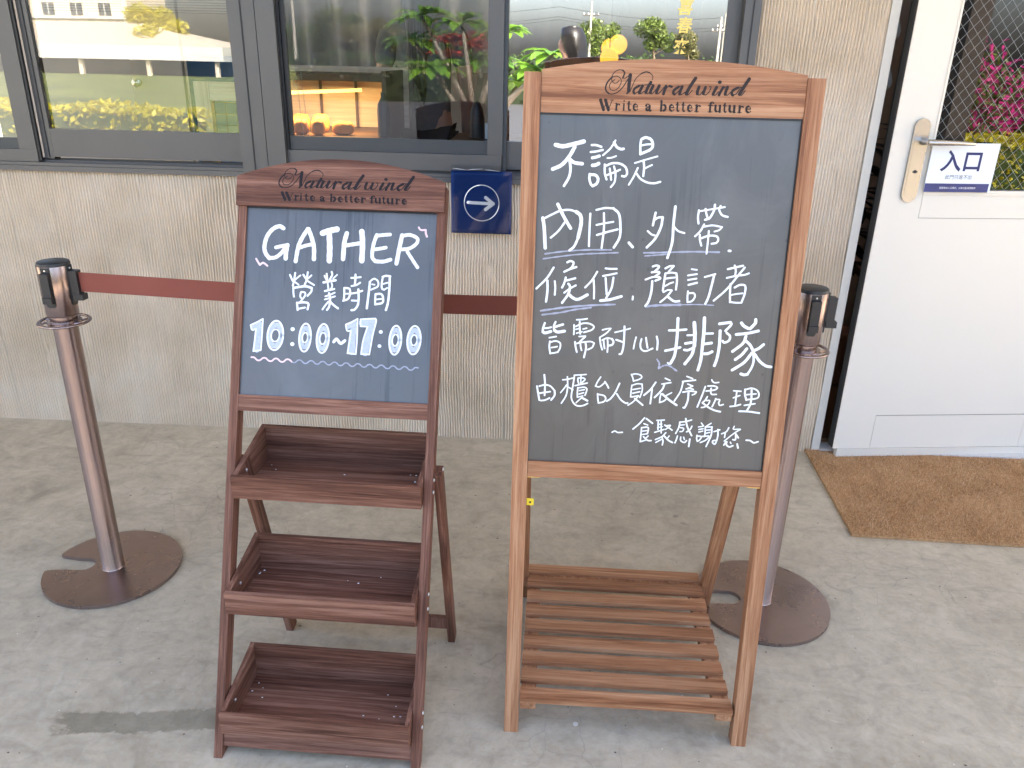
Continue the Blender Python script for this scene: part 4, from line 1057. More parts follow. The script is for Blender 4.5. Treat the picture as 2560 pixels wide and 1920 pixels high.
# folding back legs, brackets, shelf of slats
for s in (-1, 1):
    bar('back_leg', (s*.262, .040 + .13*1.13, 1.13), (s*.262, .520, .0), .034, .024, TZ, eb)
    bb('hinge_bracket', s*.2340-.014, s*.2340+.014, .004, .020, .6385, .6408, M['brass'], 0)
tab = box('catch', (-.2468, .080, .568), (-.231, .083, .584), M['yellow_plastic'], eb, .002); box('catch_pin', (-.2405, .0785, .574), (-.2370, .0798, .578), M['rubber'], tab, 0)
SH = .098
for i in range(9):
    y = .006 + i*.0615
    sm = bmesh.new(); bm_box(sm, (-.2455, 0, 0), (.2425, .0385, .012))
    sl_ = link('slat', fin('slat', sm, .0015, 2), TX, eb, loc=(random.uniform(-.0015, .0015), y, SH-.012+random.uniform(-.0008, .0008)), rot=(0, 0, random.uniform(-.004, .004)))
for x0 in (-.2450, .2060): box('shelf_runner', (x0, .012, SH-.036), (x0+.036, .545, SH-.0135), TY, eb, .0015)
bar('shelf_crossbar', (-.262, .490, .075), (.262, .490, .075), .03, .02, TX, eb, ref=(0, 0, 1))

TS = -.3779; es = empty('chalkboard_shelf_stand', (-.4734, 1.3007, 0), -.0282)
tag(es, 'dark brown chalkboard stand with three tray shelves and opening hours in chalk', 'chalkboard')
rs_ = (TS, 0, 0); DZ, DX, DY = M['dark_wood_z'], M['dark_wood_x'], M['dark_wood_y']
def sb(n, u0, u1, d0, d1, v0, v1, m, bev=.0014): return box(n, (u0, d0, v0), (u1, d1, v1), m, es, bev, 2, rs_)
def post_s(u0, u1):
    bm = bmesh.new(); vs, _ = bm_box(bm, (u0, 0, 0), (u1, .034, 1.292))
    for v_ in vs:
        if v_.co.z < .5: v_.co.z = -v_.co.y*math.tan(-TS) + .0005   # foot cut level with the floor
    return link('post', fin('post', bm, .0014, 2), DZ, es, rs_)
post_s(-.2335, -.2145); post_s(.2120, .2310)
ar = [(-.2355, 1.236), (.2285, 1.236), (.2285, 1.297)] + [(.2285-.464*k/22, 1.300 + .043*(1-((.2285-.464*k/22+.0035)/.232)**2)) for k in range(23)] + [(-.2355, 1.297)]
link('header', fin('header', prism_bm(ar, -.0095, -.0005), .0014), DX, es, rs_)
sb('header_backing', -.2140, .2115, .002, .020, 1.240, 1.30, DX)
sb('panel', -.2165, .2140, .006, .012, .810, 1.245, M['board_small'], .0004); sb('panel_shadow_strip', -.2140, .2115, .003, .0065, 1.2330, 1.2355, M['rubber'], 0)  # thin dark strip under the header painted in as a shadow line
sb('rail', -.2142, .2117, .001, .024, .7815, .8175, DX); sb('foot_rail', -.2142, .2117, .004, .022, .028, .066, DX)
ink('handwriting', INK['R9'], cw, es, .006, rs_, jitter=.05); ink('handwriting', INK['R10'], cw, es, .006, rs_, jitter=.06)
[ink('number_fill', [st_], M['chalk_soft'], es, .0060, rs_, jitter=.03, z0=i_) for i_, st_ in enumerate(INK['F11'])]; ink('number_outline', INK['R11'], cw, es, .0056, rs_, jitter=.05)
ink('chalk_squiggle', INK['P9'][:2], M['chalk_pink'], es, .006, rs_); ink('chalk_squiggle', INK['P9'][2:], M['chalk_pink'], es, .006, rs_); ink('wavy_underline', INK['P11'], M['chalk_pink'], es, .006, rs_); ink('wavy_underline', INK['U11'], M['chalk_thin'], es, .006, rs_, jitter=.2)
ink('script_lettering', SCR, M['print_ink_worn'], es, -.0095, rs_, mp=INK['H2map'], jitter=0); roman(INK['S2'], 10.6, M['print_ink_worn'], es, -.0095, rs_)
# three open trays
for zf, yf, dp in ((.606, .209-.006, .200), (.371, .107-.004, .192), (.123, .006, .196)):
    tr = empty('tray', (0, yf, zf)); tr.parent = es; T_ = .011
    W_ = .2105; zb = -.062; rz_ = .034
    box('tray_front', (-W_, 0, -.054), (W_, T_, 0), DX, tr, .0014, 2)
    box('tray_back', (-W_+T_, dp-T_, zb), (W_-T_, dp, rz_), DX, tr, .0014, 2)
    for s in (-1, 1):
        x0, x1 = (-W_, -W_+T_-.0003) if s < 0 else (W_-T_+.0003, W_)
        bm = bmesh.new(); prof = [(T_+.0003, -.056), (dp, zb), (dp, rz_), (T_+.0003, -.001)]
        A = [bm.verts.new((x0, y, z)) for y, z in prof]; B = [bm.verts.new((x1, y, z)) for y, z in prof]
        bm.faces.new(A); bm.faces.new(B[::-1])
        for i in range(4): bm.faces.new((A[i], A[(i+1) % 4], B[(i+1) % 4], B[i]))
        link('tray_side', fin('tray_side', bm, .0012), DY, tr)
        for yy, zz in ((.035, -.030), (.062, -.016)):
            lathe('screw', [(0, 0), (.0042, .0005), (.0036, .002), (.001, .0028), (0, .003)], M['screw_steel'], tr, 10, (s*(W_-T_), yy, zz), rot=(0, -s*math.pi/2, 0))
    box('tray_bottom', (-W_+T_+.0004, T_+.0004, zb+.001), (W_-T_-.0004, dp-T_-.0004, zb+.009), DX, tr, 0)
for s, xb in ((-1, -.208), (1, .238)):
    bar('back_leg', (xb, .272, .612), (xb, .452, 0), .018, .034, DZ, es)
bar('back_crossbar', (-.199, .424, .075), (.229, .424, .075), .034, .014, DX, es, ref=(0, 0, 1))
for zz in (.60, .575, .365, .335, .12, .09):
    yy = zz*math.tan(-TS)+.012; lathe('bolt', [(0, 0), (.0045, .0004), (.004, .002), (.0012, .003), (0, .0031)], M['screw_steel'], es, 10, (.2312, yy, zz), rot=(0, math.pi/2, 0))
lathe('bolt', [(0, 0), (.004, .0004), (.0036, .002), (0, .003)], M['screw_steel'], es, 10, (.2472, .275, .615), rot=(0, math.pi/2, 0))

# ================================================================ QUEUE BARRIERS
def base_outline(R=.1935, n=72):
    pts = []; a0 = math.radians(180-13.5); mouth = .043; w = .031; xin = -.058
    for k in range(n+1):
        a = -a0 + 2*a0*k/n; pts.append((R*math.cos(a), R*math.sin(a)))
    tipx = -R*math.cos(math.radians(13.5))
    P = [(tipx+.006, mouth*.92), (-.165, .036), (-.13, w), (-.09, w)] + [(xin + -.032 + .032*math.cos(t)+0, w*math.sin(t)) for t in [math.radians(d) for d in (75, 50, 25, 0, -25, -50, -75)]] + [(-.09, -w), (-.13, -w), (-.165, -.036), (tipx+.006, -mouth*.92)]
    return pts + P
def stanchion(loc, label):
    st = empty('queue_stanchion', loc); tag(st, label, 'stanchion', 'bronze belt barrier posts')
    bm = slab_bm(base_outline(), .0015, .0125); link('base_plate', fin('base_plate', bm, .0045, 3), M['bronze_plate'], st)
    lathe('pole', [(.0325, .0126), (.031, .015), (.031, .7895), (.0335, .7905), (.0335, .808)], M['bronze'], st, 48)
    lathe('rope_ring', [(.0312, .786), (.043, .786), (.043, .792), (.0312, .792), (.0312, .786)], M['bronze'], st, 40)
    V, F = [], []; n, m_ = 48, 10
    for i in range(n):
        a = 2*math.pi*i/n
        for k in range(m_):
            b_ = 2*math.pi*k/m_; r = .061 + .0055*math.cos(b_); V.append((r*math.cos(a), r*math.sin(a), .790 + .0035*math.sin(b_)))
    for i in range(n):
        for k in range(m_): F.append((i*m_+k, ((i+1) % n)*m_+k, ((i+1) % n)*m_+(k+1) % m_, i*m_+(k+1) % m_))
    rg_ = link('ring_rim', smooth(py_mesh('ring_rim', V, F)), M['bronze'], st)
    for k in range(8):
        a = math.pi/4*k + .3; tube('ring_spoke', [(.042*math.cos(a), .042*math.sin(a), .789), (.058*math.cos(a+.35), .058*math.sin(a+.35), .789)], .003, M['bronze'], rg_, 6)
    hd_ = lathe('head', [(.0335, .8085), (.0385, .8095), (.0395, .812), (.0395, .9440), (.0388, .9455)], M['bronze'], st, 48)
    lathe('cap', [(.0396, .9440), (.0398, .948), (.0388, .9515), (.0365, .9528), (0, .9532)], M['black_plastic'], st, 48)
    for k in range(4):
        a = math.pi/2*k; cs = empty('belt_slot', (0, 0, 0), a); cs.parent = st
        bm = prism_bm([(-.0115, .843), (-.008, .838), (.008, .838), (.0115, .843), (.0115, .9435), (-.0115, .9435)], -.002, .003); bm.transform(Matrix.Rotation(math.pi/2, 4, 'Z') @ Matrix.Translation((0, -.0395, 0)))
        link('slot_plate', fin('slot_plate', bm, .001), M['black_plastic'], cs)
        box('slot_groove', (.0414, -.0035, .862), (.0422, .0035, .928), M['rubber'], cs, 0)
        for z in (.850, .936): lathe('screw', [(0, 0), (.0026, .0003), (.0022, .0014), (0, .0018)], M['screw_steel'], cs, 10, (.0415, 0, z), rot=(0, math.pi/2, 0))
        if k in (0, 3):
            box('belt_clip', (.042, -.011, .866), (.062 if k == 0 else .052, .011, .930), M['black_plastic'], cs, .003, 2); box('clip_lip', (.043, -.012, .852), (.070 if k == 0 else .056, .012, .868), M['black_plastic'], cs, .004, 2)
    return st
sL = stanchion((-1.2833, 1.9755, 0), 'bronze belt barrier post at the left holding the red belt')
sR = stanchion((.6574, 1.9699, 0), 'bronze belt barrier post behind the tall easel beside the door')
# belt pulled from the left post towards the right one, sagging slightly
n = 40; V = []; F = []
for i in range(n+1):
    x = .058 + (1.9407-.058-.045)*i/n; f = i/n; sag = -.022*math.sin(math.pi*f)**1 - .004*f; tw = .004*math.sin(f*9)
    V += [(x, tw, .8735+sag), (x, tw+.0016*math.sin(f*5), .925+sag), ]
for i in range(n): F.append((2*i, 2*i+2, 2*i+3, 2*i+1))
bl = link('belt', py_mesh('belt', V, F), M['belt_web'], sL); md = bl.modifiers.new('thickness', 'SOLIDIFY'); md.thickness = .0014; bl['label'] = 'dull red webbing belt'

# ================================================================ SIGNS
asn = empty('arrow_sign', (-.256, WALL-.036, .855)); tag(asn, 'square blue sign with white circled arrow taped under the window', 'sign')
n = 14; V = []; F = []
for i in range(n+1):
    for k in range(n+1):
        x = -.1105+.221*i/n; z = .226*k/n; V.append((x, .0012*math.sin(x*17+z*9)*(1-z/.226) + .0008*math.sin(x*38-z*21), z))
for i in range(n):
    for k in range(n): a = i*(n+1)+k; F.append((a, a+n+1, a+n+2, a+1))
sh_ = link('sheet', smooth(py_mesh('sheet', V, F)), M['blue_sheet'], asn); sh_.modifiers.new('thickness', 'SOLIDIFY').thickness = .0008
V2 = [(x*1.012, y*2-.0048, z*1.012-.001) for x, y, z in V]; link('plastic_sleeve', smooth(py_mesh('plastic_sleeve', V2, F)), M['clear_film'], asn)
pr = [[3.2] + [c_ for k in range(29) for c_ in (63.5*math.cos(2*math.pi*k/28)+1.5, 112.5+64.5*math.sin(2*math.pi*k/28))], [11.5, -48, 113.5, 0, 112, 30, 111.5], [12, 16, 133, 31, 121, 44, 111], [12, 44, 111, 31, 101, 16, 89.5]]
ink('arrow_print', pr, M['arrow_white'], asn, -.0030, jitter=0)
for xa, xb, za, zb in ((-.104, -.052, .2335, .2285), (-.050, .006, .2290, .2340), (.012, .066, .2315, .2275)):
    tube('tape_fold', [(xa, -.004, za), ((xa*2+xb)/3, -.0065, za*.6+zb*.4+.0012), (xb, -.004, zb)], [.0003, .0009, .0003], M['paper_white'], asn, 6)
box('tape', (-.110, -.0015, .222), (.078, .0, .247), M['clear_film'], asn, 0)

# ---- entrance door, hinged at the right and standing ajar
DA = math.atan2(.1205, .9927); dr = empty('entrance_door', (1.178, 2.923, 0), DA); tag(dr, 'white entrance door ajar with wired glass and lever handle', 'door')
WD = M['white_door']; S1_ = .870
def db(n_, s0, s1, d0, d1, z0, z1, m=WD, p=dr, bev=.0015): return box(n_, (s0, d0, z0), (s1, d1, z1), m, p, bev)
db('stile', -.021, .1290, 0, .040, .047, 2.10); db('stile', .7505, S1_, 0, .040, .047, 2.10); db('top_rail', .1292, .7503, 0, .040, 1.98, 2.10)
db('glazing_bead', .1292, .7503, -.004, .034, 1.045, 1.061, WD, dr, .003); db('glazing_bead', .1230, .1305, -.003, .010, 1.062, 1.978, WD, dr, .002)
db('lock_rail', .1310, .7503, .001, .036, .9640, 1.0445); db('door_panel', .1292, .7503, .003, .034, .1895, .9622); db('bottom_rail', .1310, .7503, .001, .036, .0475, .1870)
db('groove', .1280, .7503, .0052, .030, .9605, .9655, M['black_line'], dr, 0); db('groove', .1280, .7503, .0052, .030, .1855, .1910, M['black_line'], dr, 0)
db('gap_dark_strip', -.0240, -.0212, .0035, .0405, .05, 2.09, M['rubber'], dr, 0); db('door_sweep', -.004, S1_-.01, -.003, .020, .012, .0462, M['white_jamb'])  # dark strip added over the leaf edge to widen the gap's dark shade
gl = db('wired_glass', .1305, .7503, .012, .018, 1.062, 1.979, M['glass_door'], dr, 0)
V, F = [], []; p_ = .042
def wire(x0, z0, x1, z1, d):
    a, b_ = np.array([x0, z0]), np.array([x1, z1]); t_ = (b_-a)/np.linalg.norm(b_-a); q = np.array([-t_[1], t_[0]])*.00042; k = len(V)
    for u_, v_ in (a+q, a-q, b_-q, b_+q): V.append((u_, d, v_))
    F.append((k, k+1, k+2, k+3))
X0, X1, Z0, Z1 = .1306, .7502, 1.0625, 1.978
for sgn in (1, -1):
    for k in range(-70, 90):
        cc = k*p_; pts = []
        # line z = sgn*1.12*(x-X0) + Z0 + cc
        m_ = sgn*1.12
        za, zb = Z0+cc, Z0+cc+m_*(X1-X0); xa, xb = X0, X1
        if za > zb: (xa, za, xb, zb) = (xb, zb, xa, za)
        if zb < Z0 or za > Z1: continue
        if za < Z0: xa += (Z0-za)/(zb-za)*(xb-xa); za = Z0
        if zb > Z1: xb = xa + (Z1-za)/(zb-za)*(xb-xa); zb = Z1
        if abs(zb-za) > .003: wire(xa, za, xb, zb, .0112 if sgn > 0 else .0108)
plain('wire_steel', (.36, .38, .38), .5, .3)
wm = link('wire_mesh', py_mesh('wire_mesh', V, F), M['wire_steel'], dr); tag(wm, 'diamond wire mesh in the glass')
# handle
hp = empty('handle', (.073, 0, 1.161)); hp.parent = dr
def stadium(w, h, n=10): return [(w*math.cos(t), h-w+w*math.sin(t)) for t in np.linspace(0, math.pi, n)] + [(w*math.cos(t), -h+w+w*math.sin(t)) for t in np.linspace(math.pi, 2*math.pi, n)]
link('handle_plate', fin('handle_plate', prism_bm(stadium(.0275, .140), -.010, -.0003), .003, 2), M['satin_nickel'], hp)
link('plate_inset', fin('plate_inset', prism_bm(stadium(.0205, .112), -.0112, -.0102), .0006, 1), M['satin_nickel'], hp, loc=(0, 0, -.014))
lathe('lever_neck', [(.0125, 0), (.0125, .010), (.0105, .014), (.0105, .045)], M['satin_nickel'], hp, 24, (.008, -.010, .066), rot=(math.pi/2, 0, 0))
tube('lever', [(.006, -.052, .066), (.022, -.057, .066), (.05, -.058, .066), (.11, -.057, .0655), (.168, -.053, .063), (.176, -.051, .0625)], [.0095, .0105, .0105, .0085, .0065, .004], M['satin_nickel'], hp, 14)
box('keyhole', (-.006, -.0122, -.0385), (.012, -.0113, -.0345), M['rubber'], hp, 0); lathe('keyhole_centre', [(0, 0), (.0058, .0001), (0, .0002)], M['rubber'], hp, 12, (.003, -.0123, -.036), rot=(math.pi/2, 0, 0))
# notice hung on the handle
ns_ = empty('entrance_notice', (1.178, 2.923, 1.057), DA); tag(ns_, 'white notice reading entrance in Chinese above a navy strip, below the door handle', 'sign')
box('sheet', (.119, -.0145, 0), (.361, -.0135, .166), M['paper_white'], ns_, 0); box('navy_strip', (.1195, -.0151, .0004), (.3525, -.0146, .030), M['navy_band'], ns_, 0); box('clear_edge', (.3532, -.0150, .0002), (.3605, -.0146, .165), M['chalk'], ns_, 0)
def put(o, x, d, z): o.rotation_euler = (math.pi/2, 0, 0); o.location = (x, d, z)
put(text_mesh('large_characters', '入口', .076, M['navy_print'], ns_, offset=.0016), .2365, -.0150, .1010)
put(text_mesh('small_characters', '此門只進不出', .0165, M['grey_print'], ns_), .2355, -.0150, .0510)
put(text_mesh('strip_characters', '請留意出入口標示，以免打亂排隊順序', .0078, M['paper_white'], ns_), .2400, -.01525, .0145)
# ---- doormat
mt = empty('doormat', (1.55, 2.66, 0)); tag(mt, 'brown coir doormat lying in front of the white door', 'mat')
cor = [(1.050, 2.348), (2.35, 2.305), (2.35, 2.985), (1.072, 2.985)]
cl = [(x-1.55, y-2.66) for x, y in cor]
bm = slab_bm(cl, .001, .011); link('backing', fin('backing', bm, .002, 1), M['coir'], mt)
N = 60000; U = rng.random((N, 2)); A0, B0, C0, D0 = [np.array(c_) for c_ in cl]
P = (A0*(1-U[:, :1])+B0*U[:, :1])*(1-U[:, 1:]) + (D0*(1-U[:, :1])+C0*U[:, :1])*U[:, 1:]
P += rng.normal(0, .0018, P.shape); ang = rng.random(N)*6.283; ln_ = .006+.009*rng.random(N); tilt = rng.random(N)*1.2
tip = np.stack([P[:, 0]+np.cos(ang)*ln_*np.sin(tilt), P[:, 1]+np.sin(ang)*ln_*np.sin(tilt), .011+ln_*np.cos(tilt)*.75], -1)
q = np.stack([-np.sin(ang), np.cos(ang)], -1)*.0006; z0 = np.full(N, .0102)
Vv = np.stack([np.column_stack([P+q, z0]), np.column_stack([P-q, z0]), tip-np.column_stack([q*.4, z0*0]), tip+np.column_stack([q*.4, z0*0])], 1).reshape(-1, 3)
pl = link('coir_pile', np_quads('coir_pile', Vv, np.arange(N*4).reshape(-1, 4)), M['coir_fibre'], mt); pl['kind'] = 'stuff'
# ---- bits on the floor
fs = lathe('fallen_screw_cap', [(0, .0005), (.0062, .0005), (.0065, .0015), (.0045, .0022), (.0016, .0016), (0, .0016)], M['white_jamb'], None, 16, (.106, 1.465, 0)); tag(fs, 'white plastic screw cap lying on the floor under the slatted shelf', 'screw cap')
V, F = [], []
for i in range(150):
    x, y = rng.uniform(-1.5, 1.3), rng.uniform(1.05, 2.9); r = rng.uniform(.0008, .0028); a = rng.random()*6.28; k = len(V)
    for j_ in range(4): V.append((x+r*(1+rng.random())*math.cos(a+j_*1.57), y+r*math.sin(a+j_*1.57), .0006))
    V.append((x, y, .0006+r*.5)); F += [(k+j_, k+(j_+1) % 4, k+4) for j_ in range(4)]
tag(link('grit', py_mesh('grit', V, F), M['bark']), 'fine dark grit and specks scattered over the concrete floor', 'grit', kind='stuff')

# ================================================================ INSIDE THE SHOP
def skin_figure(name, joints, edges, mat, parent, root=0):
    me = bpy.data.meshes.new(name); me.from_pydata([j[:3] for j in joints], edges, []); o = bpy.data.objects.new(name, me); COL.objects.link(o)
    sk = o.modifiers.new('skin', 'SKIN'); ly = me.skin_vertices[0].data
    for i, j in enumerate(joints): ly[i].radius = (j[3], j[4] if len(j) > 4 else j[3]); ly[i].use_root = (i == root)
    ss = o.modifiers.new('sub', 'SUBSURF'); ss.levels = 2; ss.render_levels = 2
    dg = bpy.context.evaluated_depsgraph_get(); m2 = bpy.data.meshes.new_from_object(o.evaluated_get(dg)); bpy.data.objects.remove(o); m2.materials.clear(); smooth(m2)
    return link(name, m2, mat, parent)
def person(loc, rz, h, shirt, label, hair_len, hair_w):
    p = empty('person', loc, rz); tag(p, label, 'person'); k = h/1.70
    J = [(0,0,.93,.135,.10),(0,0,1.10,.125,.088),(0,.0,1.28,.15,.095),(0,0,1.41,.10,.075),(0,0,1.475,.052),(0,-.01,1.54,.06,.07),(0,-.012,1.62,.078,.092),(0,-.005,1.69,.05,.06),
         (.175,0,1.405,.052),(.215,-.01,1.15,.040),(.20,-.13,.95,.028),(.19,-.19,.90,.025),(-.175,0,1.405,.052),(-.215,-.01,1.15,.040),(-.20,-.13,.95,.028),(-.19,-.19,.90,.025),
         (.09,0,.88,.085),(.10,-.01,.50,.060),(.10,.02,.09,.040),(.10,-.10,.035,.035),(-.09,0,.88,.085),(-.10,-.01,.50,.060),(-.10,.02,.09,.040),(-.10,-.10,.035,.035),(0,-.105,1.60,.014)]
    J = [(a[0]*k, a[1]*k, a[2]*k) + tuple(r*k for r in a[3:]) for a in J]
    E = [(0,1),(1,2),(2,3),(3,4),(4,5),(5,6),(6,7),(3,8),(8,9),(9,10),(10,11),(3,12),(12,13),(13,14),(14,15),(0,16),(16,17),(17,18),(18,19),(0,20),(20,21),(21,22),(22,23),(6,24)]
    b = skin_figure('body', J, E, M['skin'], p)
    g = .012*k; idx = [0,1,2,3,8,9,12,13]; mp_ = {v: i for i, v in enumerate(idx)}
    JS = [J[i][:3] + tuple(r+g for r in (J[i][3], J[i][4] if len(J[i]) > 4 else J[i][3])) for i in idx]; JS[0] = (0, 0, .85*k, .165*k, .125*k); JS[4+1] = tuple(np.array(J[8][:3])*.35+np.array(J[9][:3])*.65) + (.056*k,.056*k); JS[7] = tuple(np.array(J[12][:3])*.35+np.array(J[13][:3])*.65) + (.056*k,.056*k)
    skin_figure('shirt', JS, [(mp_[a], mp_[b_]) for a, b_ in E if a in mp_ and b_ in mp_], shirt, p)
    il = [0,16,17,18,20,21,22]; ml = {v: i for i, v in enumerate(il)}
    JL = [J[i][:3] + tuple(r+g for r in (J[i][3], J[i][4] if len(J[i]) > 4 else J[i][3])) for i in il]; JL[0] = (0, 0, .90*k, .145*k, .11*k)
    skin_figure('trousers', JL, [(ml[a], ml[b_]) for a, b_ in E if a in ml and b_ in ml], M['trousers'], p)
    # hair: cap over the skull and a fall down the back (+y is the back)
    rings = [(1.735, .01, .02, .03), (1.72, .0, .07, .08), (1.66, .012, .092, .100), (1.58, .035, .092, .085), (1.50, .065, .085, .060)]
    zl = 1.50; nst = 9
    for i in range(1, nst+1):
        f = i/nst; w = hair_w*(1-f**1.6)+.004; rings.append((1.50-hair_len*f, .095+.03*math.sin(f*2.2), w, .030*(1-f)+.004))
    V, F = [], []; nn = 28
    for i, (z, y, rx, ry) in enumerate(rings):
        for a in range(nn):
            t_ = 2*math.pi*a/nn; jt = 1+.10*math.sin(a*5.3+i*.35)*(i > 2); V.append((rx*jt*math.cos(t_)*k + .015*math.sin(i*.9)*(i > 7), (y+ry*jt*math.sin(t_))*k, z*k))
    for i in range(len(rings)-1):
        for a in range(nn): q_, r_ = i*nn+a, i*nn+(a+1) % nn; F.append((q_, r_, r_+nn, q_+nn))
    F.append(tuple(range(nn))); F.append(tuple(range((len(rings)-1)*nn, len(rings)*nn))[::-1])
    hr = link('hair', smooth(py_mesh('hair', V, F)), M['hair'], p)
    for s in range(14):
        x0 = random.uniform(-hair_w, hair_w)*.95; e = random.uniform(.65, 1.05); tube('hair_strand', [(x0*k, .13*k, 1.48*k), (x0*.8*k+random.uniform(-.012, .012), .15*k, (1.48-hair_len*e*.5)*k), ((x0*.25+random.uniform(-.02, .02))*k, .14*k, (1.50-hair_len*e)*k)], [.0035, .003, .0008], M['hair'], hr, 5)
    return p
IF = .036
person((-.675, 4.35, .13), math.pi, 1.73, M['grey_shirt'], 'person in a grey shirt with long black hair, seen from behind through the window', .43, .062)
person((.10, -.42, 0), math.pi, 1.64, M['navy_shirt'], 'person with dark hair and navy top standing where the photo was taken', .20, .085).rotation_euler.z = math.pi+1.9
tag(box('platform', (-1.9, 3.93, IF+.0005), (.0, 4.8, .13), M['inner_floor'], None, .003), 'low brown step behind the counter inside', 'step')

# pastry case with a warm tube lamp and loaves
pc = empty('pastry_case', (-1.02, 3.62, IF)); tag(pc, 'brown wooden pastry case inside the shop, lit by a warm tube', 'display case')
IB = M['inner_brown']; box('counter', (-.24, -.24, 0), (.30, .30, 1.105), IB, pc, .004); box('case_back', (-.24, .285, 1.106), (.34, .30, 1.37), M['pale_wood_x'], pc, .002)
box('case_top', (-.24, -.10, 1.318), (.30, .284, 1.345), IB, pc, .002); box('case_side', (.30, -.12, 1.106), (.318, .284, 1.36), IB, pc, .002)
for k in range(4): bar('case_post', (-.23+.165*k, .27, 1.107), (-.23+.165*k, .27, 1.317), .010, .010, M['inner_brown'], pc, .001)
tl = bar('tube_lamp', (-.205, -.075, 1.262), (.165, .10, 1.277), .013, .013, M['tube_glow'], None, .004); tl.location = Vector((-1.02, 3.62, IF)) + Vector((-.205, -.075, 1.262)); tag(tl, 'glowing warm yellow tube lamp inside the pastry case', 'lamp')
bpy.context.view_layer.update()
al = bpy.data.lights.new('tube_light', 'AREA'); al.shape = 'RECTANGLE'; al.size = .38; al.size_y = .012; al.energy = .9; al.color = (1, .62, .22); ao = bpy.data.objects.new('tube_light', al); COL.objects.link(ao); ao.parent = tl; ao.matrix_parent_inverse = tl.matrix_world.inverted(); ao.location = (-1.00, 3.50, IF+1.258); ao.rotation_euler = (.35, 0, .25)
def loaf(loc, sx, sy, sz, rz, label):
    V, F = [], []; nr_, ns__ = 10, 16
    for i in range(nr_+1):
        ph = math.pi*i/nr_
        for k in range(ns__):
            th = 2*math.pi*k/ns__; c1, s1, c2, s2 = math.cos(th), math.sin(th), math.cos(ph), math.sin(ph)
            f = lambda v_, e: math.copysign(abs(v_)**e, v_)
            V.append((sx*f(c1, .6)*f(s2, .6), sy*f(s1, .6)*f(s2, .6), sz*(f(c2, .7)+1)*(1+.08*math.sin(k*2.1+i))))
    for i in range(nr_):
        for k in range(ns__): a, b_ = i*ns__+k, i*ns__+(k+1) % ns__; F.append((a, b_, b_+ns__, a+ns__))
    o_ = link('bread_loaf', smooth(py_mesh('bread_loaf', V, F)), M['bread']); o_.location = loc; o_.rotation_euler = (0, 0, rz); return tag(o_, label, 'bread', 'loaves in the pastry case')
zc = IF+1.106
for (x, y, sx, sz, l_) in ((-1.060, 3.47, .034, .030, 'golden bread loaf at the left end of the pastry case'), (-.985, 3.46, .030, .030, 'golden bread loaf second from the left in the pastry case'), (-.890, 3.50, .047, .026, 'wide golden bread loaf at the right of the pastry case'), (-1.10, 3.60, .04, .035, 'golden bread loaf behind the leftmost loaf'), (-1.01, 3.59, .036, .036, 'golden bread loaf behind the second loaf')): loaf((x, y, zc), sx, .03, sz, random.random()*.6, l_)
bt = lathe('bottle', [(0, 0), (.026, .002), (.027, .10), (.024, .13), (.010, .155), (.010, .175), (0, .176)], M['black_plastic'], None, 20, (-.705, 3.45, zc)); tag(bt, 'dark bottle standing at the end of the pastry case', 'bottle')
b2_ = lathe('dispenser', [(0, 0), (.030, .002), (.030, .07), (.024, .11), (.012, .135), (0, .14)], M['black_plastic'], None, 20, (-.305, 3.3, zc+.02)); tag(b2_, 'black rounded dispenser by the window corner', 'dispenser'); 
ct = box('side_counter', (-.40, 3.2, IF), (.9, 3.52, IF+1.125), IB, None, .004); tag(ct, 'brown counter inside behind the tall easel', 'counter')
cd = box('price_card', (-.272, 3.285, IF+1.126), (-.238, 3.29, IF+1.185), M['paper_white'], None, .0004); tag(cd, 'small white card beside the black dispenser', 'card')
# hanging bead chain of the blind
V, F = [], []
for x_, y_ in ((-.928, 3.05), (-.912, 3.06)):
    for k in range(150):
        z = 1.18+k*.0072; xx = x_ - .05*(z-1.2)
        c_ = [(xx+.0025*a, y_+.0025*b_, z+.0028*d_) for a, b_, d_ in ((1,0,0),(0,1,0),(-1,0,0),(0,-1,0),(0,0,1),(0,0,-1))]; q_ = len(V); V += c_
        F += [tuple(q_+i for i in f_) for f_ in ((0,1,4),(1,2,4),(2,3,4),(3,0,4),(1,0,5),(2,1,5),(3,2,5),(0,3,5))]
ch = link('bead_chain', smooth(py_mesh('bead_chain', V, F)), M['white_jamb']); tag(ch, 'white beaded blind chain hanging inside the middle window pane', 'chain')
# seen through the left pane: white inner door, blue panel, wooden mesh crate, louvre blind
idr = empty('inner_door', (-2.36, 4.98, IF)); tag(idr, 'white inner door with round knob seen through the left window', 'door'); box('leaf', (-.16, 0, 0), (.15, .04, 2.05), M['white_jamb'], idr, .003); lathe('knob', [(0, 0), (.012, .002), (.012, .03), (.026, .04), (.026, .055), (0, .065)], M['satin_nickel'], idr, 16, (-.115, 0, 1.235), rot=(math.pi/2, 0, 0))
bpn = box('blue_partition', (-2.21, 5.05, IF), (-1.93, 5.12, 1.425), M['inner_blue'], None, .003); tag(bpn, 'dark blue partition behind the wooden mesh frame', 'partition')
cr = empty('mesh_frame', (-1.20, 3.085, IF)); tag(cr, 'pale wooden frame with wire mesh leaning inside the left window', 'frame')
PWz, PWx = M['pale_wood_z'], M['pale_wood_x']; box('frame_post', (-.135, 0, 0), (-.078, .03, 1.32), PWz, cr, .002); box('frame_post', (.155, 0, 0), (.200, .03, 1.32), PWz, cr, .002); box('frame_top', (-.077, 0, 1.255), (.154, .03, 1.32), PWx, cr, .002)
items = []
for k in range(6): items.append(tube_data([(-.07+.041*k, .015, .9), (-.07+.041*k, .015, 1.254)], .0016, 5))
for k in range(9): items.append(tube_data([(-.077, .018, .92+.041*k), (.154, .018, .92+.041*k)], .0016, 5))
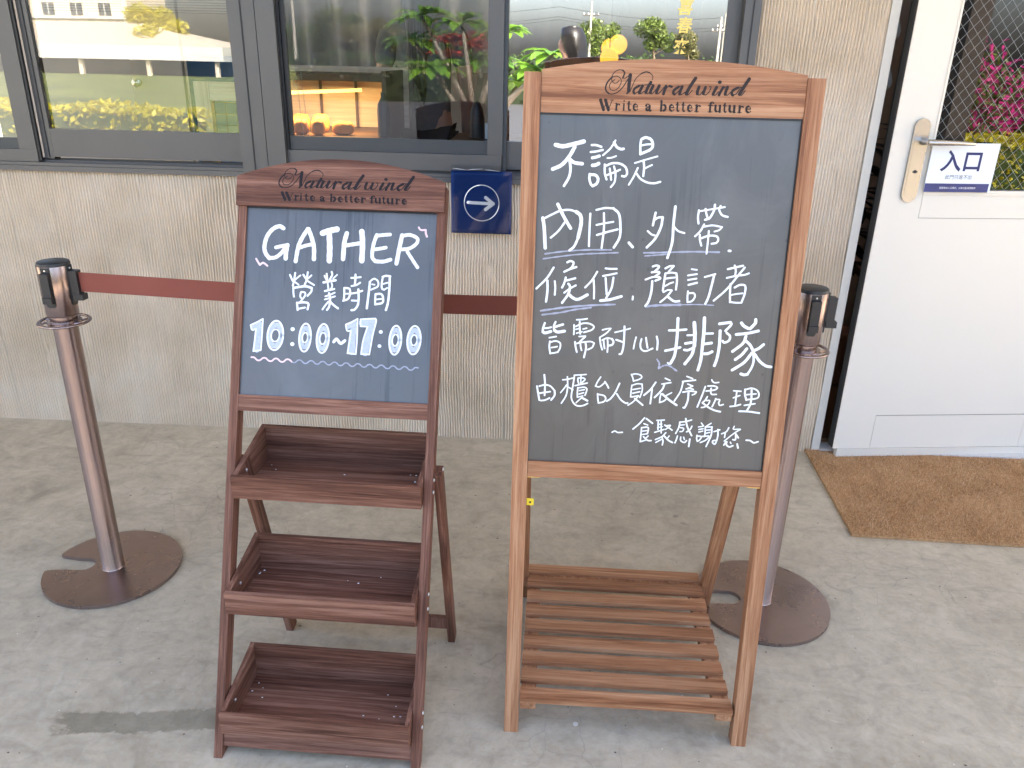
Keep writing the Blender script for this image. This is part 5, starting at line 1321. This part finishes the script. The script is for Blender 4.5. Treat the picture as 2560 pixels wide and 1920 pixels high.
V, F = join_data(items); link('wire_grid', smooth(py_mesh('wire_grid', V, F)), M['dark_post'], cr)
bd = empty('louvre_blind', (-1.5, WALL+.12, 1.585)); tag(bd, 'thin horizontal slatted blind inside the top of the left window', 'blind')
sm_ = bmesh.new(); bm_box(sm_, (-.36, -.002, -.0004), (.36, .002, .0004)); sme = fin('slat', sm_, 0); sme.materials.append(M['dark_recess'])
for k in range(9): link('slat', sme, None, bd, loc=(0, 0, .0085*k))
# behind the right pane: globe lamps, calligraphy strip
for x, y, z, r, l_ in ((.262, 3.8, 1.521, .040, 'yellow glowing globe lamp, upper right of the three behind the glass'), (.232, 3.86, 1.507, .039, 'yellow glowing globe lamp, middle of the three behind the glass'), (.226, 3.78, 1.466, .040, 'yellow glowing globe lamp, lowest of the three behind the glass')):
    g_ = empty('globe_lamp', (x, y, z)); tag(g_, l_, 'lamp', 'yellow globe lamps'); lathe('globe', [(r*math.sin(math.pi*i/14), -r*math.cos(math.pi*i/14)) for i in range(15)], M['globe_glow'], g_, 24, ang=180); tube('cord', [(0, 0, r), (0, 0, 2.7-z)], .002, M['rubber'], g_, 6)
bn = empty('calligraphy_strip', (.478, 3.42, 1.35)); tag(bn, 'lilac hanging strip with gold Chinese characters behind the right pane', 'banner')
box('paper', (-.062, 0, 0), (.066, .002, .40), M['lilac_paper'], bn, 0)
dc = empty('window_lettering', (.424, WALL+.0212, 1.48)); tag(dc, 'gold Chinese brush characters stuck on the right window pane', 'lettering')
for ch_, x_, z_ in (('喜', .0, .148), ('春', .002, .092), ('來', -.004, .026)): put(text_mesh('gold_character', ch_, .052, M['gold_leaf'], dc, offset=.0012, shear=.12), x_, 0, z_)
n = 160; V = []; F = []
for i in range(n+1):
    x = -1.75+3.2*i/n; y = 5.35+.035*math.sin(x*34)+.015*math.sin(x*13+1); V += [(x, y, 1.36), (x, y, 2.6)]
for i in range(n): F.append((2*i, 2*i+2, 2*i+3, 2*i+1))
ctn = link('curtain', smooth(py_mesh('curtain', V, F)), M['curtain']); ctn.modifiers.new('thickness', 'SOLIDIFY').thickness = .002; tag(ctn, 'pale pleated curtain hanging across the shop behind the person', 'curtain')
# dark plant and crystal drops in the door gap
ip = empty('potted_plant', (1.33, 3.72, IF)); tag(ip, 'dark leafy plant standing inside behind the door gap', 'plant'); lathe('pot', [(0, 0), (.10, .002), (.13, .25), (.12, .26), (0, .25)], M['terracotta'], ip, 24)
V, F = [], []
for k in range(70):
    a = random.random()*6.28; z = random.uniform(.55, 1.2); l_ = random.uniform(.12, .22); ca, sa = math.cos(a), math.sin(a); r0 = random.uniform(.0, .10); el = random.uniform(-.4, .5); q_ = len(V)
    for f_, w_ in ((0, .006), (.35, .035), (.75, .028), (1, .002)):
        rr = r0+l_*f_*math.cos(el); zz = z+l_*f_*math.sin(el)-.12*f_*f_*l_*3
        V += [(ca*rr-sa*w_, sa*rr+ca*w_, zz), (ca*rr+sa*w_, sa*rr-ca*w_, zz)]
    F += [(q_+2*i, q_+2*i+1, q_+2*i+3, q_+2*i+2) for i in range(3)]
link('leaves', smooth(py_mesh('leaves', V, F)), M['leaf_black'], ip); tube('stem', [(0, 0, .25), (.02, .0, .7), (0, .02, 1.2)], [.014, .012, .006], M['bark'], ip)
for k, (x, y, z) in enumerate(((1.20, 3.18, 1.585), (1.195, 3.16, 1.418))):
    cp = empty('crystal_drop', (x, y, z)); tag(cp, ('small clear crystal drop hanging high in the door gap', 'teardrop crystal hanging in the door gap above the handle')[k], 'ornament'); lathe('drop', [(0, -.038), (.014, -.025), (.017, -.008), (.010, .015), (.002, .034), (0, .036)], M['crystal'], cp, 8, ang=10); tube('thread', [(0, 0, .035), (0, 0, .6)], .0007, M['rubber'], cp, 5)

# ================================================================ ACROSS THE PORCH (what the panes reflect)
def leaf_quads(C, N_, s, spread):
    """N_ leaf quads around cluster centres C"""
    C = np.asarray(C); k = rng.integers(0, len(C), N_); d = rng.normal(size=(N_, 3)); d /= np.linalg.norm(d, axis=1)[:, None]; r = rng.random(N_)**.45
    P = C[k, :3] + d*(r*C[k, 3])[:, None]*np.array(spread); a = rng.normal(size=(N_, 3)); a /= np.linalg.norm(a, axis=1)[:, None]; b = np.cross(a, rng.normal(size=(N_, 3))); b /= np.linalg.norm(b, axis=1)[:, None]
    L = (s*(.6+.8*rng.random(N_)))[:, None]; Vq = np.stack([P-a*L, P+b*L*.45, P+a*L, P-b*L*.45], 1).reshape(-1, 3); return Vq, np.arange(N_*4).reshape(-1, 4)
def tree(loc, h, w, mat, label, group, seed, nl=3500, name='tree'):
    rs__ = random.Random(seed); t_ = empty(name, loc); tag(t_, label, 'tree', group); th = h*.35
    items = [tube_data([(0, 0, -.1), (.03*h, 0, th*.6), (0, .02*h, th*1.4)], [.05*h*.6, .035*h*.6, .02*h*.6], 8)]; C = []
    for k in range(11):
        a = rs__.random()*6.28; rr = rs__.uniform(.05, .36)*w; z = rs__.uniform(.42, .86)*h; c_ = (rr*math.cos(a), rr*math.sin(a), z); C.append((*c_, rs__.uniform(.15, .24)*w)); items.append(tube_data([(0, .01*h, th*rs__.uniform(.7, 1.2)), tuple(x*.6 for x in c_[:2])+(z*.8,), c_], [.012*h, .008*h, .003*h], 5))
    V, F = join_data(items); link('trunk', smooth(py_mesh('trunk', V, F)), M['bark'], t_); Vq, Q = leaf_quads(C, nl, .035*h, (1, 1, .8)); link('crown', np_quads('crown', Vq, Q), mat, t_); return t_
YM = 2*WALL
def gz(y): return -.146 - (.954)*(-7.0-y)/233
for i, (x, D_, h, w, m_, l_) in enumerate(((-25, 100, 6.2, 8.5, 'leaf_dark', 'dark green round tree far across the lawn'), (-31, 104, 4.8, 7, 'leaf_dark', 'low dark tree left of the round tree across the lawn'), (-20.5, 96, 5.6, 7, 'leaf_olive', 'olive brown tree right of the round tree across the lawn'), (-14, 108, 4.6, 8, 'leaf_mid', 'mid green spreading tree beyond the lawn'),
        (4.6, 100, 6.0, 5.5, 'leaf_mid', 'green tree beside the utility pole'), (11.0, 100, 6.5, 5.6, 'leaf_mid', 'taller green tree right of the utility pole'), (14.6, 98, 5.2, 4, 'leaf_olive', 'brownish tree beside the tall green tree'), (-52, 62, 4.2, 5, 'leaf_dark', 'dark shrubby tree at the far left of the lawn'), (-27, 58, 4.6, 5, 'leaf_yellow', 'pale yellow green tree near the pavilion'))):
    y = YM-D_; tree((x, y, gz(y)), h, w, M[m_], l_, 'trees across the lawn', i, 3600)
Vq, Q = [], 0
C = [(random.uniform(-90, 60), YM-random.uniform(105, 130), gz(-110)+random.uniform(.2, 1.3), random.uniform(1.2, 2.4)) for _ in range(110)]
Vq, Q = leaf_quads(C, 16000, .28, (1.3, 1, .8)); o = link('treeline', np_quads('treeline', Vq, Q), M['leaf_dark']); tag(o, 'far belt of dark shrubs along the horizon', 'shrubs', kind='stuff')
# clipped yellow-green hedge
hg = empty('hedge', (-10.2, YM-14, -.2)); tag(hg, 'clipped yellow green hedge in front of the lawn', 'hedge'); nh = 9000
P = np.stack([rng.uniform(-4.4, 4.2, nh), rng.uniform(-.45, .45, nh), rng.uniform(0, .74, nh)], -1); P[:, 2] += .06*np.sin(P[:, 0]*3)*(P[:, 2] > .5)
a = rng.normal(size=(nh, 3)); a /= np.linalg.norm(a, axis=1)[:, None]; b_ = np.cross(a, rng.normal(size=(nh, 3))); b_ /= np.linalg.norm(b_, axis=1)[:, None]; L = (.055*(.6+.8*rng.random(nh)))[:, None]
link('foliage', np_quads('foliage', np.stack([P-a*L, P+b_*L*.55, P+a*L, P-b_*L*.55], 1).reshape(-1, 3), np.arange(nh*4).reshape(-1, 4)), M['leaf_yellow'], hg); box('stems', (-4.3, -.36, -.05), (4.1, .36, .6), M['leaf_dark'], hg, 0)
hg3 = empty('hedge', (4.0, YM-31, -.25)); tag(hg3, 'long dark green hedge beyond the parking strip', 'hedge'); nh = 14000
P = np.stack([rng.uniform(-13.5, 18, nh), rng.uniform(-.6, .6, nh), rng.uniform(0, 1.25, nh)], -1); P[:, 2] *= 1+.22*np.sin(P[:, 0]*.9); a = rng.normal(size=(nh, 3)); a /= np.linalg.norm(a, axis=1)[:, None]; b_ = np.cross(a, rng.normal(size=(nh, 3))); b_ /= np.linalg.norm(b_, axis=1)[:, None]; L = (.11*(.6+.8*rng.random(nh)))[:, None]
link('foliage', np_quads('foliage', np.stack([P-a*L, P+b_*L*.55, P+a*L, P-b_*L*.55], 1).reshape(-1, 3), np.arange(nh*4).reshape(-1, 4)), M['leaf_hedge'], hg3); box('stems', (-13.3, -.5, -.05), (17.8, .5, .9), M['leaf_hedge'], hg3, 0)
# low white-roofed pavilion and apartment block
y = YM-60; pv = empty('pavilion', (-31, y, gz(y))); tag(pv, 'long low pavilion with white eaves and pale hipped roof', 'building'); g0 = gz(y)
box('back_wall', (-9, -.4, 0), (9, 3.5, 1.1), M['dark_recess'], pv, 0); box('eave', (-9.6, -.6, .64-g0), (9.6, 5.6, 1.50-g0), M['roof_white'], pv, 0)
V = [(-9.6, -.6, 1.505-g0), (9.6, -.6, 1.505-g0), (9.6, 5.6, 1.505-g0), (-9.6, 5.6, 1.505-g0), (-3.2, 2.5, 2.85-g0), (3.2, 2.5, 2.85-g0)]; link('roof', py_mesh('roof', V, [(0, 1, 5, 4), (1, 2, 5), (2, 3, 4, 5), (3, 0, 4)]), M['roof_tile'], pv)
for x in (-9, -4.5, 0, 4.5, 9): bar('post', (x, 5.2, 0), (x, 5.2, .64-g0), .25, .25, M['cream_render'], pv, 0)
y = YM-130; ab = empty('apartment_building', (-75, y, gz(y))); tag(ab, 'cream apartment block with rows of dark windows far behind the pavilion', 'building')
box('wall', (-22, 0, 0), (16, 12, 22), M['cream_render'], ab, 0)
for r_ in range(6):
    for k in range(9):
        wdw = box('window', (-20+k*4, 12.01, 2.6+r_*3.2), (-18.3+k*4, 12.06, 4.2+r_*3.2), M['window_dark'], ab, 0); box('mullion', (-19.2+k*4, 12.065, 2.6+r_*3.2), (-19.1+k*4, 12.12, 4.2+r_*3.2), M['roof_white'], wdw, 0)
    box('ledge', (-22.2, 12.005, 2.2+r_*3.2), (16.2, 12.3, 2.4+r_*3.2), M['roof_white'], ab, 0)
# utility poles with wires
def pole(x, D_, h, label):
    y = YM-D_; p = empty('utility_pole', (x, y, gz(y))); tag(p, label, 'utility pole', 'utility poles across the lawn'); lathe('mast', [(.16, 0), (.11, h), (0, h)], M['pole_concrete'], p, 12); box('crossarm', (-.9, -.05, h-1.5), (.9, .05, h-1.38), M['dark_post'], p, 0)
    for s in (-.8, -.3, .3, .8): lathe('insulator', [(.05, 0), (.06, .1), (.03, .2), (0, .21)], M['roof_white'], p, 8, (s, 0, h-1.378))
for x, D_, h, l_ in ((3.6, 98, 7.6, 'utility pole with crossarm between the two green trees'), (17.5, 96, 6.2, 'utility pole right of the brownish tree'), (18.9, 101, 6.8, 'second utility pole at the right of the pair'), (-27.5, 90, 9.0, 'utility pole standing among the dark trees')): pole(x, D_, h, l_)
for k, (z0, z1) in enumerate(((6.9, 6.0), (5.8, 5.1), (5.5, 4.8))):
    pts = [(-45+90*f, YM-97, z0+(z1-z0)*f-1.0*math.sin(math.pi*((f*4) % 1))) for f in np.linspace(0, 1, 41)]; o = tube('power_line', pts, .022, M['rubber'], None, 5); tag(o, ('uppermost power line between the poles', 'middle power line between the poles', 'lowest power line between the poles')[k], 'cable', 'power lines')
# plumeria by the porch with big leaves
def rosette(V, F, c_, n_, L, W_, lift):
    for k in range(n_):
        a = 2*math.pi*k/n_*1.618+random.random()*.4; el = lift+random.uniform(-.25, .35); ca, sa = math.cos(a), math.sin(a); q_ = len(V); l_ = L*random.uniform(.7, 1.1)
        for f_, w_ in ((0, .12), (.25, .6), (.55, 1), (.8, .75), (1, .05)):
            rr = l_*f_*math.cos(el); zz = l_*f_*math.sin(el)-l_*.45*f_*f_
            for s in (-1, 0, 1): V.append((c_[0]+ca*rr-sa*s*w_*W_, c_[1]+sa*rr+ca*s*w_*W_, c_[2]+zz+abs(s)*w_*W_*.25))
        for i in range(4):
            for s in range(2): F.append((q_+3*i+s, q_+3*i+s+1, q_+3*i+s+4, q_+3*i+s+3))
pm = empty('plumeria', (-.95, YM-10, -.15)); tag(pm, 'small plumeria tree with large glossy leaves by the porch', 'tree'); V, F = [], []; items = [tube_data([(0, 0, 0), (.05, 0, .5), (0, .02, .9)], [.06, .05, .045], 8)]
for x, z in ((-.75, 1.75), (-.45, 1.45), (-.15, 1.95), (.15, 1.55), (.35, 1.85), (-.6, 2.0), (.72, 1.45), (.9, 1.62), (.5, 1.3)):
    yy = random.uniform(-.4, .4); items.append(tube_data([(0, 0, .85), (x*.5, yy*.4, z*.72), (x, yy, z)], [.04, .03, .02], 6)); rosette(V, F, (x, yy, z), 15, .42, .080, .35)
Vb, Fb = join_data(items); link('trunk', smooth(py_mesh('trunk', Vb, Fb)), M['plum_bark'], pm); link('leaves', smooth(py_mesh('leaves', V, F)), M['leaf_fresh'], pm)
rsb = empty('red_leaf_shrub', (-1.16, YM-10.8, -.15)); tag(rsb, 'red leaved shrub beside the plumeria', 'shrub'); V, F = [], []; items = []
for k in range(6):
    x, yy, z = random.uniform(-.3, .35), random.uniform(-.3, .3), random.uniform(1.55, 2.0); items.append(tube_data([(0, 0, 0), (x*.4, yy*.4, z*.6), (x, yy, z)], [.03, .022, .012], 6)); rosette(V, F, (x, yy, z), 14, .34, .06, .5)
Vb, Fb = join_data(items); link('stems', smooth(py_mesh('stems', Vb, Fb)), M['bark'], rsb); link('leaves', smooth(py_mesh('leaves', V, F)), M['leaf_red'], rsb)
# bougainvillea and hedge seen in the door glass, dark porch post
bg_ = empty('bougainvillea', (9.2, -6.2, -.15)); tag(bg_, 'magenta flowering bougainvillea bush at the end of the porch', 'shrub'); C = [(random.uniform(-2.0, 1.6), random.uniform(-.5, .5), random.uniform(.4, 1.75), random.uniform(.25, .42)) for _ in range(24)]
Vq, Q = leaf_quads(C, 4500, .05, (1, 1, 1)); link('leaves', np_quads('leaves', Vq, Q), M['leaf_mid'], bg_); Vq, Q = leaf_quads([(a_[0], a_[1]+.1, a_[2]+.08, a_[3]) for a_ in C], 1500, .055, (1.05, 1.1, 1.05)); link('flowers', np_quads('flowers', Vq, Q), M['petal_magenta'], bg_)
V, F = join_data([tube_data([(random.uniform(-.2, .2), 0, -.02), (a_[0]*.5, a_[1]*.5, a_[2]*.6), a_[:3]], [.03, .02, .008], 5) for a_ in C]); link('stems', smooth(py_mesh('stems', V, F)), M['bark'], bg_)
hg2 = empty('hedge', (8.2, -4.6, -.15)); tag(hg2, 'low yellow green hedge beneath the bougainvillea', 'hedge'); nh = 5000
P = np.stack([rng.uniform(-1.6, 1.6, nh), rng.uniform(-.35, .35, nh), rng.uniform(0, .75, nh)], -1); a = rng.normal(size=(nh, 3)); a /= np.linalg.norm(a, axis=1)[:, None]; b_ = np.cross(a, rng.normal(size=(nh, 3))); b_ /= np.linalg.norm(b_, axis=1)[:, None]; L = (.04*(.6+.8*rng.random(nh)))[:, None]
link('foliage', np_quads('foliage', np.stack([P-a*L, P+b_*L*.55, P+a*L, P-b_*L*.55], 1).reshape(-1, 3), np.arange(nh*4).reshape(-1, 4)), M['leaf_yellow'], hg2); box('stems', (-1.5, -.28, -.02), (1.5, .28, .6), M['leaf_dark'], hg2, 0)
pp = empty('porch_post', (4.47, -.93, 0)); tag(pp, 'dark square porch post carrying the roof', 'post'); box('shaft', (-.10, -.06, 0), (.10, .06, 2.948), M['dark_post'], pp, .006); box('base', (-.13, -.09, .0005), (.13, .09, .03), M['dark_post'], pp, .004)

# crumbs in the trays
V, F = [], []
for zf, yf in ((.606, .203), (.371, .103), (.123, .006)):
    for k in range(16):
        x, y = (random.choice((-1, 1))*random.uniform(.15, .195) if k < 10 else random.uniform(-.19, .19)), yf+random.uniform(.02, .17); z = zf-.0528; r_ = random.uniform(.0012, .0032); q_ = len(V)
        for j_ in range(4): V.append((x+r_*math.cos(j_*1.57+k), y+r_*math.sin(j_*1.57+k)*.7, z))
        V.append((x, y, z+r_*.6)); F += [(q_+j_, q_+(j_+1) % 4, q_+4) for j_ in range(4)]
cb = link('crumbs', py_mesh('crumbs', V, F), M['chalk']); cb.location = es.location; cb.rotation_euler = es.rotation_euler; tag(cb, 'tiny pale crumbs lying in the three trays', 'crumbs', kind='stuff')
